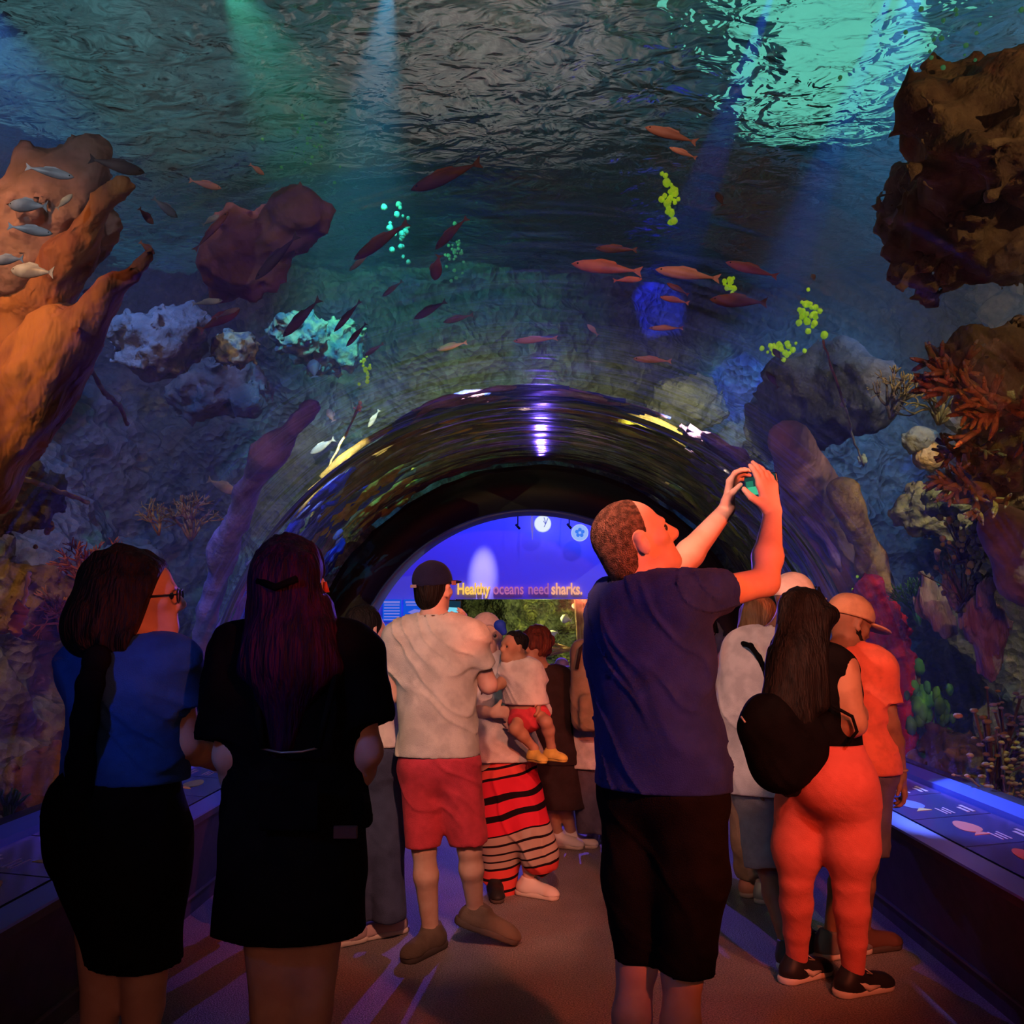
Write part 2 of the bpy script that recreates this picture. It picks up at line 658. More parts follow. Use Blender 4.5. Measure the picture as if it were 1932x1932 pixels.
M['kelp'] = reef_mat('kelp_rock', (.10, .12, .05), [((.34, .36, .10), 3.5, .55, 31), ((.18, .20, .10), 2.0, .52, 32), ((.05, .06, .04), 3.0, .58, 33)], 1.4)
relief('wall_far_tank', (-2.5, 16.9, 0), (7.6, 0, 0), (0, 0, 2.6), 150, 60, lambda p: .45 * fbm(p, 1.3, 4, 5), M['kelp'])
o = MB().box((1.3, 16.1, .22), (3.6, .9, .05)).build('floor_far_tank', M['sand'])
o['kind'] = 'structure'

# ================================================================== THE MAIN TANK
XW = 3.75
relief('wall_reef_left', (CX - XW, 13.6, -.6), (0, -11.6, 0), (0, 0, 6.0), 340, 180,
       lambda p: .9 * fbm(p, .55, 5, 1, .55) + .12 * (1 - np.abs(vnoise(p, 4.5, 9))) ** 2, M['rockL'])
relief('wall_reef_right', (CX + XW, 2.0, -.6), (0, 11.6, 0), (0, 0, 6.0), 340, 180,
       lambda p: .9 * fbm(p, .55, 5, 2, .55) + .12 * (1 - np.abs(vnoise(p, 4.5, 8))) ** 2, M['rockR'])
def end_reef():
    """rock face round the far portal: a polar sheet, rough, thickest at its outer side"""
    nr, na = 120, 420
    r, a = np.meshgrid(np.linspace(0, 1, nr), np.radians(np.linspace(-24, 204, na)), indexing='ij')
    R = 2.36 + r * 4.9
    p = np.stack([CX + R * np.cos(a), 10.25 + 0 * R, CZ + R * np.sin(a)], -1).reshape(-1, 3).astype(np.float32)
    rr = r.reshape(-1)
    n = fbm(p, .6, 5, 3, .55)
    p[:, 1] += .25 - (.15 + .75 * np.clip(rr * 4, 0, 1)) * (.55 + .6 * n) - .12 * (1 - np.abs(vnoise(p, 4.2, 7))) ** 2
    i = np.arange(nr * na).reshape(nr, na)
    q = np.stack([i[:-1, :-1], i[:-1, 1:], i[1:, 1:], i[1:, :-1]], -1).reshape(-1, 4)
    o = mesh_obj('wall_reef_back', p, q, M['rockF'])
    o['kind'] = 'structure'


end_reef()
for nm, x0 in (('left', -5.2), ('right', 2.33)):
    relief('floor_tank_' + nm, (x0 if x0 > 0 else -5.2, 0, .35), (2.9, 0, 0), (0, 13, 0), 60, 160,
           lambda p: .10 * fbm(p, 1.2, 4, 6), M['sand'])
# rippled water surface seen from below
ws = relief('water_surface', (-7, 14.5, 5.0), (14, 0, 0), (0, -14.0, 0), 140, 140,
            lambda p: .05 * fbm(p, (.9, 1.2, 1), 2, 4), M['water'])
# roof deck of the hall above the water
o = MB().box((0, 14, 8.1), (12, 16, .1)).build('ceiling', M['deck'])
o['kind'] = 'structure'
# skylight glazing in the deck above the right side of the tank
sky = MB()
sk = [(1.25, 4.6), (2.4, 4.6), (2.8, 7.9), (1.95, 7.9)]
v = [(a, b, 6.1) for a, b in sk] + [(a, b, 8.0) for a, b in sk]
sky.add(v, [(0, 3, 2, 1), (4, 5, 6, 7), (0, 1, 5, 4), (1, 2, 6, 5), (2, 3, 7, 6), (3, 0, 4, 7)])
o = sky.build('window_5', glow('skylight_teal', (.15, .68, .50), 1.0))
o['kind'] = 'structure'


def haze_body():
    """the water itself: fills the tank outside the tunnel up to the surface"""
    n = 40
    A = [math.radians(-14 + 208 * k / n) for k in range(n + 1)]
    inn = [(CX + (TR + .42) * math.cos(a), CZ + (TR + .42) * math.sin(a)) for a in A]
    out = []
    for a in A:
        c, s_ = math.cos(a), math.sin(a)
        t = min(4.4 / max(abs(c), 1e-6), (4.9 - CZ) / s_ if s_ > 0 else (CZ - .2) / max(-s_, 1e-6))
        out.append((CX + t * c, CZ + t * s_))
    v = [(x, y, z) for y in (1.0, 10.2) for x, z in inn + out]
    S = 2 * (n + 1)
    f = []
    for k in range(n):
        f.append((k, k + 1, n + 2 + k, n + 1 + k))
        f.append((S + k, S + n + 1 + k, S + n + 2 + k, S + k + 1))
        f.append((k, S + k, S + k + 1, k + 1))
        f.append((n + 1 + k, n + 2 + k, S + n + 2 + k, S + n + 1 + k))
    f.append((0, n + 1, S + n + 1, S))
    f.append((n, S + n, S + 2 * n + 1, 2 * n + 1))
    t = NT('tank_water')
    vol = t.n('VolumeScatter', {'Color': (.75, .9, 1, 1), 'Density': HAZE, 'Anisotropy': .2})
    t.t.links.new(vol.outputs[0], t.out.inputs['Volume'])
    o = mesh_obj('water', v, f, t.m, None, False)
    import bmesh
    bm = bmesh.new()
    bm.from_mesh(o.data)
    bmesh.ops.recalc_face_normals(bm, faces=bm.faces)
    bm.to_mesh(o.data)
    bm.free()
    o['kind'] = 'structure'


HAZE = .045
haze_body()


def Pout(px, py, extra=.4, ymin=2.5):
    """first point along that sight line that lies clear of the tunnel on the water side"""
    d = ray(px, py)
    Y = ymin
    while Y < 13:
        p = CAM + d * Y
        if math.hypot(p[0] - CX, p[2] - CZ) > TR + .1 + extra:
            return p
        Y += .05
    return CAM + d * Y


# ================================================================== LAMPS
R_ = (1.0, .16, .06)
B_ = (.05, .10, 1.0)
# ================================================================== THINGS IN THE TANK
def cmat(name, a, b, s=9, bump=.6, bs=40, rough=.8, **k):
    return mat(name, a, rough, b, s, bump, bs, **k)


M['orange'] = cmat('orange_sponge', (.62, .24, .07), (.30, .10, .06), 5, bump=1.0, bs=20, stretch=(1, 1, .4))
M['pinkrock_reflect'] = cmat('pink_rock_and_reflection', (.48, .27, .25), (.30, .17, .14), 5, bump=1.0, bs=16)  # also colours shapes that stand for visitors' reflections
M['violet'] = cmat('violet_sponge', (.24, .18, .50), (.12, .10, .26), 5, bump=.6)
M['redreflect'] = cmat('red_reflection', (.75, .02, .03), (.45, .01, .03), 14, bump=1.0, bs=30)
M['shard'] = cmat('pale_pink_reflection', (.62, .36, .32), (.40, .20, .19), 8, stretch=(3, 3, .6))
M['tan'] = cmat('tan_coral', (.60, .36, .14), (.34, .18, .08), 6)
M['ochre'] = cmat('ochre_coral', (.62, .48, .10), (.40, .26, .08), 9)
M['bone'] = cmat('bone_coral', (.62, .56, .44), (.34, .28, .20), 9)
M['leaf'] = cmat('green_algae', (.12, .38, .06), (.05, .18, .05), 9, bump=.4, bs=18)
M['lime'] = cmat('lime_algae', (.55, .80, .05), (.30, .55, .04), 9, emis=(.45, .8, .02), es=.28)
M['moss'] = cmat('mossy_coral', (.34, .42, .20), (.10, .18, .18), 12, bump=1.0, bs=22)
M['greenreflect'] = cmat('green_reflection', (.20, .55, .22), (.10, .30, .16), 9, emis=(.08, .5, .2), es=.16)  # glowing colour painted for distorted green reflections
M['yellow'] = cmat('yellow_reflection_colour', (.85, .75, .10), (.50, .42, .06), 7)
M['brown'] = cmat('brown_growth_and_reflection', (.26, .18, .08), (.12, .09, .05), 7)
M['bluereflect'] = cmat('blue_reflection', (.03, .06, .75), (.02, .03, .35), 6)
M['purplereflect'] = cmat('purple_reflection', (.30, .18, .60), (.16, .08, .30), 6)
M['pinkreflect'] = cmat('pink_reflection', (.55, .24, .34), (.28, .12, .20), 6)
M['dome'] = cmat('brain_coral', (.30, .26, .14), (.18, .16, .10), 10, bump=1.0, bs=26)
M['darkdome'] = cmat('dark_coral', (.12, .13, .14), (.07, .08, .09), 6, bump=.9, bs=26)
M['rope'] = cmat('pale_rope', (.75, .68, .45), (.45, .40, .28), 20)
M['white'] = mat('white_tip', (.80, .85, .80), .6)


# coloured streaks round the arch, painting reflections seen in the last acrylic section
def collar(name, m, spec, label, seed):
    """spec rows: (a0, a1, y0, y1, n, r) streak arcs between two angles and two depths"""
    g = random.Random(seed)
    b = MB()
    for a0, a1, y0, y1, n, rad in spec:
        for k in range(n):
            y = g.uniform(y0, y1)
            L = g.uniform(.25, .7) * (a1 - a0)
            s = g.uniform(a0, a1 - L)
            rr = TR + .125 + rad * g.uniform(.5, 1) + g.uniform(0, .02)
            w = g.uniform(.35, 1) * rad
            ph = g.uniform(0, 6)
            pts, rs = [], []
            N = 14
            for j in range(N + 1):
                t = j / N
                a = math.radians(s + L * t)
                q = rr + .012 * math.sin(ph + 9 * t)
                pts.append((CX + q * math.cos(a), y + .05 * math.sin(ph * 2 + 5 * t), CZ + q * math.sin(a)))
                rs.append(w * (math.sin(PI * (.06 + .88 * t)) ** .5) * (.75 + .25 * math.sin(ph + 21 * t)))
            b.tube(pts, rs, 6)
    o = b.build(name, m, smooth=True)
    return tag(o, label, 'growth', kind='stuff')  # these streaks paint reflections in the acrylic


collar('yellow_reflection', M['yellow'], [(112, 142, 8.6, 10.1, 26, .07), (60, 112, 7.4, 8.4, 16, .035), (30, 60, 8.0, 9.6, 8, .04)],
       'yellow streaks along the arch just outside the last tunnel pane, standing for reflections', 1)
collar('brown_growth_and_reflection', M['brown'], [(40, 140, 7.3, 10.1, 90, .06), (14, 60, 7.6, 10.0, 40, .06)],
       'brown streaks over the arch above the dark portal, standing for reflections', 2)
collar('blue_reflection', M['bluereflect'], [(118, 150, 7.6, 9.0, 16, .06), (140, 172, 7.8, 10.0, 30, .07), (64, 118, 6.95, 7.3, 14, .05), (8, 30, 8.5, 10.1, 16, .06)],
       'deep blue streaks along the arch at the joint of the tunnel panes, standing for reflections', 3)
collar('purple_reflection', M['purplereflect'], [(138, 172, 7.2, 9.4, 34, .05), (24, 64, 6.95, 8.4, 34, .06), (66, 112, 6.95, 7.3, 10, .04)],
       'purple streaks down both flanks of the far tunnel arch, standing for reflections', 4)
collar('pink_reflection', M['pinkreflect'], [(30, 52, 7.4, 9.2, 18, .06), (142, 156, 7.4, 8.6, 10, .06)],
       'pink streaks on the flanks of the far tunnel arch, standing for reflections', 5)


def ridged(name, pts, rs, m, label, cat, h=.03, ridge=.03, f=3.0, flat=None, seed=0, stretch=(1, 1, 1)):
    s = Sol()
    for a, b, ra, rb in zip(pts, pts[1:], rs, rs[1:]):
        s.u(cap(a, b, ra, rb, flat=flat), .08)
    st = np.array(stretch, np.float32) * f
    s.d(lambda p: ridge * fbm(p, st, 5, seed, .6) + ridge * .7 * np.abs(vnoise(p, st * 2.2, seed + 5)), ridge * 2.2)
    o = s.obj(name, m, None, h)
    return tag(o, label, cat)


def px3(rows, ex=.3):
    return [Pout(a, b, ex) for a, b in rows]


# leaning sponge columns at the left, a reflection shaped as a pink slab at the right
ridged('sponge_column', px3([(-60, 880), (120, 650), (290, 470)], .42), [.20, .17, .06], M['orange'], 'broad orange sponge column leaning over the left pane', 'sponge', ridge=.05, f=4, stretch=(1, 1, .5))
ridged('sponge_column', px3([(-60, 720), (70, 560), (215, 350)], .75), [.12, .13, .05], M['orange'], 'slimmer rust sponge column behind the broad orange one', 'sponge', ridge=.05, f=4, seed=3)
ridged('rock_or_reflection', px3([(-40, 520), (90, 400), (190, 290)], 1.0), [.26, .22, .10], M['pinkrock_reflect'], 'reddish rock shoulder behind the school of silver fish', 'rock', ridge=.08, f=4.5, seed=5)
ridged('rock_or_reflection', px3([(410, 560), (470, 480), (560, 400)], 1.0), [.10, .22, .14], M['pinkrock_reflect'], 'rose-tinted rock slab hanging high above the purple-haired woman', 'rock', ridge=.07, f=4.5, seed=6)
ridged('sponge_column', px3([(372, 1250), (420, 1050), (500, 860), (590, 770)], .25), [.06, .10, .10, .05], M['violet'], 'long violet sponge strap between the two women at the left', 'sponge', ridge=.03, f=5, seed=7)
ridged('rock_or_reflection', px3([(1490, 835), (1545, 960), (1620, 1110), (1690, 1290)], .25), [.17, .25, .24, .16], M['pinkrock_reflect'], 'smooth dusty pink shape beside the raised phone, standing for a visitor reflection', 'rock', ridge=.02, f=2.0, seed=8, flat=((0, 1, 0), .5))  # solid shape standing for a visitor's reflection in the acrylic
ridged('sponge_column', px3([(1600, 930), (1650, 1060), (1675, 1110)], .30), [.10, .12, .06], M['tan'], 'rusty rock edge behind the dusty pink reflection shape', 'rock', ridge=.04, f=3, seed=9)
ridged('reflected_red', px3([(1640, 1110), (1655, 1180), (1690, 1240), (1715, 1420)], .18), [.10, .17, .12, .05], M['redreflect'], 'bright red crinkled shape beside the tan cap, standing for a reflection', 'coral', h=.018, ridge=.035, f=11, seed=4)  # red reflection in the acrylic, modelled as a solid behind it
for (a, b, r, lab) in (((1738, 1080), (1790, 1190), .075, 'pale pink torn shard shaped as a reflection, right of the red one'),
                       ((1772, 1040), (1830, 1190), .035, 'thin pink splinter shaped as a reflection, right of the torn shard'),
                       ((1862, 1100), (1870, 1260), .10, 'broad pink shard shaped as a reflected torso near the right picture edge')):
    ridged('reflection_shard', px3([a, ((a[0] + b[0]) / 2 - 6, (a[1] + b[1]) / 2), b], .25), [r * .35, r, r * .8], M['shard'], lab, 'rock', h=.015, ridge=.03, f=9, stretch=(1.5, 1.5, .35), seed=int(r * 100))  # shards model the pale pink reflections of visitors
ridged('rock_or_reflection', px3([(1900, 1000), (1940, 1090)], .3), [.14, .16], M['pinkrock_reflect'], 'brown rounded shape at the right picture edge, standing for a reflected visitor', 'rock', ridge=.03, f=3, seed=12)  # reflection of a capped visitor, given as a solid
ridged('rock_or_reflection', px3([(1480, 800), (1560, 730), (1640, 740)], .9), [.3, .34, .2], M['darkdome'], 'dark rock shoulder above the dusty pink reflection shape', 'rock', ridge=.1, f=2.2, seed=13)

# domes: brain corals and boulders
DOMES = [
    (60, 700, .24, 'darkdome', 1.0, 'dark rounded coral head under the orange sponge columns'),
    (60, 1130, .22, 'dome', .25, 'brown speckled coral head beside the red tube sponge'),
    (235, 1070, .26, 'darkdome', .9, 'lilac-grey coral mound above the wavy-haired woman'),
    (740, 850, .30, 'darkdome', .25, 'dark plate coral left of the arch top'),
    (660, 880, .22, 'darkdome', .2, 'small dark plate coral at the foot of the bubble string'),
    (1290, 770, .32, 'darkdome', .35, 'grey-green coral mound right of the arch top'),
    (1240, 840, .20, 'darkdome', .1, 'dark coral knob resting on the arch'),
    (1335, 890, .13, 'leaf', .12, 'mossy green oval coral beside the raised phone'),
    (1400, 830, .22, 'darkdome', .6, 'dark coral mound behind the raised phone'),
    (1760, 960, .20, 'dome', .5, 'olive coral ball left of the golden finger coral'),
    (1800, 935, .10, 'dome', .45, 'small olive coral ball on the big one'),
    (1740, 830, .07, 'dome', .9, 'small pale coral ball in the blue gap'),
    (1755, 860, .06, 'tan', .9, 'smaller tan coral ball under the pale one'),
    (1900, 700, .26, 'tan', .3, 'rust coral head at the right picture edge'),
    (1905, 830, .22, 'ochre', .3, 'yellow-green coral head at the right picture edge'),
    (1900, 910, .22, 'dome', .3, 'dark coral head under the yellow-green one'),
    (1860, 420, .34, 'tan', .5, 'brown rock mass high at the right'),
    (1900, 240, .40, 'tan', .6, 'brown overhang at the upper right'),
    (1790, 380, .26, 'bone', .9, 'pale yellow coral plate high at the right'),
    (1835, 1440, .26, 'brown', .1, 'brown rubble mound behind the right rail'),
    (1720, 1440, .18, 'leaf', .1, 'mossy boulder behind the right rail'),
    (90, 1480, .24, 'brown', .12, 'brown boulder behind the left rail'),
    (20, 930, .2, 'darkdome', .5, 'dark reef head with a yellow whip across it'),
    (420, 720, .34, 'darkdome', 1.1, 'grey reef head under the small silver fish'),
    (555, 625, .20, 'moss', 1.0, 'pale green reef head under the drifting dark fish'),
    (612, 650, .26, 'moss', .9, 'pale mossy knob left of the dark diving fish'),
    (300, 640, .30, 'darkdome', 1.1, 'dark reef head right of the orange columns'),
    (440, 655, .13, 'moss', 1.0, 'bluish pale knob above the dark fish'),
]
for k, (a, b, r, m, ex, lab) in enumerate(DOMES):
    c = Pout(a, b, ex + r)
    s = Sol().u(ell(c, (r, r * .9, r * .72)), .1)
    g = random.Random(k)
    for j in range(5):
        th = g.uniform(0, 6.28)
        s.u(ell(c + np.array([math.cos(th) * r * .7, math.sin(th) * r * .4, g.uniform(-.5, .2) * r]), (r * .5, r * .5, r * .4)), .12)
    s.d(lambda p, k=k, r=r: .26 * r * fbm(p, 2.6 / r * .8, 5, k, .6) + .08 * r * np.abs(vnoise(p, 6 / r * .6, k)), .5 * r)
    tag(s.obj('coral_head', M[m], None, max(.016, r * .07)), lab, 'coral')


# branching and finger corals
def branch_coral(name, px, py, ex, size, m, label, seed, n=7, depth=3, up=(0, 0, 1), spread=.7, thick=.09, tip=None):
    g = random.Random(seed)
    base = Pout(px, py, ex)
    b, tips = MB(), MB()

    def grow(p, d, L, r, lev):
        q1 = p + nrm(d + np.array([g.uniform(-.2, .2) for _ in range(3)])) * L * .5
        d2 = nrm(d + np.array([g.uniform(-.35, .35) for _ in range(3)]))
        q2 = q1 + d2 * L * .5
        b.tube([p, q1, q2], [r, r * .85, r * .68], 6)
        if lev == 0:
            if tip is not None:
                tips.tube([q2 - d2 * .01, q2 + d2 * r * 1.2], [r * .75, r * .3], 6)
            return
        for _ in range(g.choice((2, 2, 3))):
            grow(q2, nrm(d2 + np.array([g.uniform(-spread, spread) for _ in range(3)])), L * .72, r * .72, lev - 1)
    for k in range(n):
        d = nrm(np.array(up) + np.array([g.uniform(-1, 1), g.uniform(-1, .2), g.uniform(-.3, .6)]) * spread)
        grow(base, d, size * g.uniform(.3, .45), size * thick, depth)
    k = len(b.f)
    if tip is not None:
        b.add(tips.v, tips.f)
    o = mesh_obj(name, b.v, b.f, None, None, True, [M[m], M[tip or m]], [0] * k + [1] * (len(b.f) - k))
    return tag(o, label, 'coral')


branch_coral('finger_coral', 1850, 740, .25, .34, 'tan', 'golden finger coral reaching out of the right rock', 3, n=8, depth=2, up=(-1, 0, .2), thick=.075, tip='bone')
branch_coral('finger_coral', 1920, 770, .25, .36, 'tan', 'tangled rust finger coral at the right picture edge', 4, n=9, depth=2, up=(-.6, 0, 0), thick=.07, tip='ochre')
branch_coral('finger_coral', 1860, 920, .2, .30, 'ochre', 'bright gold antler coral under the tangle at the right', 5, n=8, depth=2, up=(-.5, 0, -.2), thick=.08, tip='bone')
branch_coral('finger_coral', 1850, 850, .25, .28, 'brown', 'dim brown finger coral between the two golden ones', 15, n=7, depth=2, up=(-.5, 0, -.1), thick=.07)
branch_coral('twig_coral', 1680, 790, .7, .36, 'brown', 'fine dark twig coral in the blue gap at the right', 6, n=8, depth=3, up=(0, 0, .5), thick=.035, tip='ochre')
branch_coral('twig_coral', 1770, 800, .7, .34, 'brown', 'fine bushy twig coral left of the golden finger coral', 7, n=8, depth=3, up=(0, 0, .5), thick=.035)
branch_coral('twig_coral', 170, 1120, .2, .30, 'orange', 'orange twig coral behind the wavy-haired woman', 8, n=10, depth=3, up=(0, 0, 1), thick=.035, tip='bone')
branch_coral('twig_coral', 120, 1200, .2, .26, 'tan', 'dull orange twig coral at the woman\'s shoulder', 9, n=8, depth=3, thick=.04)
branch_coral('twig_coral', 300, 1010, .5, .26, 'ochre', 'sparse yellow twig coral above the wavy-haired woman', 10, n=6, depth=3, thick=.03)
branch_coral('twig_coral', 360, 1020, .3, .32, 'dome', 'olive bushy coral left of the purple-haired woman', 11, n=9, depth=3, thick=.035)
branch_coral('twig_coral', 15, 1560, .06, .26, 'leaf', 'pale green weed tuft behind the left rail', 12, n=12, depth=1, spread=.35, thick=.03)
branch_coral('twig_coral', 1735, 1180, .3, .30, 'leaf', 'green fan weed behind the red-shirted man', 13, n=10, depth=3, thick=.035, spread=.5)
branch_coral('twig_coral', 1600, 1110, .3, .15, 'leaf', 'small dark weed tuft above the tan cap', 14, n=8, depth=2, thick=.04)


def cluster(name, px, py, ex, w, h, n, r0, m, label, seed, stalk='brown', cat='coral', flat=1.0):
    g = random.Random(seed)
    c = Pout(px, py, ex)
    b, st = MB(), MB()
    for k in range(n):
        p = c + np.array([g.gauss(0, w), g.gauss(0, w * .5), g.gauss(0, h)])
        r = r0 * g.uniform(.55, 1.2)
        vs, fs = [], []
        N, K = 8, 5
        for i in range(K + 1):
            t = PI * i / K
            for j in range(N):
                a = 2 * PI * j / N
                q = 1 + g.uniform(-.12, .12)
                vs.append(p + np.array([math.sin(t) * math.cos(a) * r * q, math.sin(t) * math.sin(a) * r * q, math.cos(t) * r * q * flat]))
        for i in range(K):
            for j in range(N):
                fs.append((i * N + j, (i + 1) * N + j, (i + 1) * N + (j + 1) % N, i * N + (j + 1) % N))
        b.add(vs, fs)
        if k % 2 == 0:
            st.tube([p, (p + c) / 2 + np.array([0, .05, -.05]), c + np.array([g.uniform(-.05, .05), .12, -h * 1.6])], [r * .4, r * .35, r * .3], 5)
    k = len(b.f)
    if stalk:
        b.add(st.v, st.f)
    o = mesh_obj(name, b.v, b.f, None, None, True, [M[m], M[stalk or m]], [0] * k + [1] * (len(b.f) - k))
    return tag(o, label, cat, kind=None if stalk else 'stuff')


cluster('polyp_coral', 1888, 1440, .14, .10, .16, 60, .022, 'ochre', 'yellow polyp coral at the right, behind the lit rail', 1, flat=.55)
cluster('polyp_coral', 1915, 1500, .12, .12, .10, 50, .018, 'tan', 'tan polyp bush in the lower right corner of the tank', 2, flat=.6)
cluster('polyp_coral', 1912, 1380, .2, .08, .12, 40, .022, 'bone', 'pale polyp coral above the yellow one at the right', 3, flat=.5)
cluster('polyp_coral', 1832, 1090, .3, .10, .12, 60, .016, 'dome', 'fine olive polyp bush between the pink reflection shards', 4)
cluster('polyp_coral', 1830, 1010, .3, .07, .09, 46, .018, 'ochre', 'dull yellow polyp bush above the pink reflection shards', 5)
cluster('algae_or_reflection_clump', 1740, 1330, .25, .05, .09, 26, .035, 'leaf', 'bright green leafy algae clump near the right rail', 6, flat=1.6, cat='algae')
cluster('algae_or_reflection_clump', 1775, 1340, .25, .04, .08, 20, .032, 'leaf', 'second green algae clump right of the bright one', 7, flat=1.6, cat='algae')
cluster('algae_or_reflection_clump', 1265, 372, 1.2, .03, .09, 26, .022, 'lime', 'lime algae tuft high beside the blue streak', 8, None, 'algae')
cluster('algae_or_reflection_clump', 1525, 592, .9, .04, .06, 26, .022, 'lime', 'round lime algae tuft above the hanging line', 9, None, 'algae')
cluster('algae_or_reflection_clump', 1472, 655, .9, .06, .03, 30, .020, 'lime', 'flat lime algae tuft left of the hanging line', 10, None, 'algae')
cluster('algae_or_reflection_clump', 1374, 538, 1.0, .02, .03, 12, .020, 'lime', 'small lime algae tuft behind the orange fish', 11, None, 'algae')
cluster('algae_or_reflection_clump', 1385, 875, .3, .03, .02, 10, .018, 'lime', 'dim lime specks above the raised phone', 12, None, 'algae')
cluster('algae_or_reflection_clump', 760, 440, 1.2, .05, .10, 26, .020, 'greenreflect', 'pale green patch of reflection flecks above the rust fish', 13, None, 'algae')
cluster('algae_or_reflection_clump', 860, 480, 1.2, .04, .10, 30, .014, 'greenreflect', 'teal string of reflection flecks by the arched fish', 14, None, 'algae')
cluster('algae_or_reflection_clump', 575, 260, 1.3, .10, .12, 26, .009, 'greenreflect', 'scattered green reflection flecks high at the left', 15, None, 'algae')
cluster('algae_or_reflection_clump', 1850, 110, 1.2, .16, .16, 40, .010, 'greenreflect', 'green reflection flecks at the upper right', 16, None, 'algae')
cluster('algae_or_reflection_clump', 90, 985, .5, .03, .05, 8, .02, 'ochre', 'yellow specks beside the yellow whip coral', 17, None, 'algae')
cluster('algae_or_reflection_clump', 690, 700, .5, .02, .05, 16, .014, 'lime', 'lime bubbles at the top of the string left of the arch', 18, None, 'algae')
cluster('flower_coral', 1562, 1088, .3, .03, .025, 9, .020, 'lime', 'bright yellow blossoms above the tan cap', 19, 'leaf', 'coral')
cluster('flower_coral', 1622, 1112, .14, .02, .03, 10, .014, 'lime', 'yellow sprig on the edge of the red reflection shape', 20, None, 'coral')


# hanging lines, whips, tube sponge
def line(name, rows, ex, r, m, label, cat, knots=0, seed=0):
    pts = px3(rows, ex)
    g = random.Random(seed)
    fine = []
    for a, b in zip(pts, pts[1:]):
        for t in np.linspace(0, 1, 6, endpoint=False):
            fine.append(a + (b - a) * t + np.array([g.uniform(-.006, .006) for _ in range(3)]))
    fine.append(pts[-1])
    b = MB().tube(fine, [r * g.uniform(.7, 1.3) for _ in fine], 6)
    o = tag(b.build(name, M[m], smooth=True), label, cat)
    return o


line('bubble_string', [(586, 982), (600, 930), (625, 870), (652, 820), (678, 765)], .15, .008, 'rope', 'thin pale yellow string rising left of the arch', 'line')
line('hanging_line', [(1552, 642), (1575, 710), (1596, 775), (1612, 835), (1630, 878)], .35, .006, 'bone', 'thin grey hanging line above the dusty pink reflection shape', 'line')
line('whip_coral', [(10, 893), (70, 912), (120, 930), (166, 948)], .35, .012, 'ochre', 'yellow whip coral crossing the dark reef at the left', 'coral')
line('whip_coral', [(168, 690), (195, 740), (225, 765), (240, 800)], .5, .012, 'bone', 'curled pale whip under the orange columns', 'coral')
line('whip_coral', [(1265, 912), (1305, 930), (1330, 938), (1358, 946)], .12, .010, 'rope', 'pale curved whip right of the arch, under the phone', 'coral')
line('tube_sponge', [(54, 1080), (48, 1120), (40, 1150)], .15, .010, 'white', 'thin white tube over the red tube sponge', 'sponge')
line('tube_sponge', [(42, 1140), (34, 1165), (26, 1195)], .15, .035, 'pinkrock_reflect', 'short red tube sponge at the left picture edge', 'sponge')
for (a, b, r, lab) in ((1592, 765, .02, 'white knot halfway down the hanging line'), (1626, 868, .03, 'white frayed end of the hanging line'),
                       (678, 768, .025, 'white float on the string left of the arch')):
    cluster('knot', a, b, .35 if a > 1000 else .15, r * .5, r * .7, 7, r * .55, 'white', lab, a, None, 'knot')

# ------------------------------------------------------------------ fish
FM = {
    'silver': mat('fish_silver', (.62, .66, .72), .4, (.24, .24, .28), 9, spec=.6),
    'orange': mat('fish_orange', (.80, .26, .14), .5, (.50, .14, .08), 5, spec=.4),
    'salmon': mat('fish_salmon', (.85, .42, .30), .5, (.62, .26, .18), 5, spec=.4),
    'rust': mat('fish_rust', (.32, .12, .07), .6, (.14, .06, .05), 5),
    'dark': mat('fish_dark', (.05, .035, .05), .6, (.10, .06, .07), 5),
    'pale': mat('fish_pale', (.60, .66, .62), .5, (.28, .32, .34), 7),
    'grey': mat('fish_grey', (.26, .24, .26), .6, (.14, .13, .15), 7),
    'yellow': mat('fish_yellow', (.80, .75, .30), .5, (.75, .78, .70), 4),
    'eye': mat('fish_eye', (.02, .02, .02), .2),
}


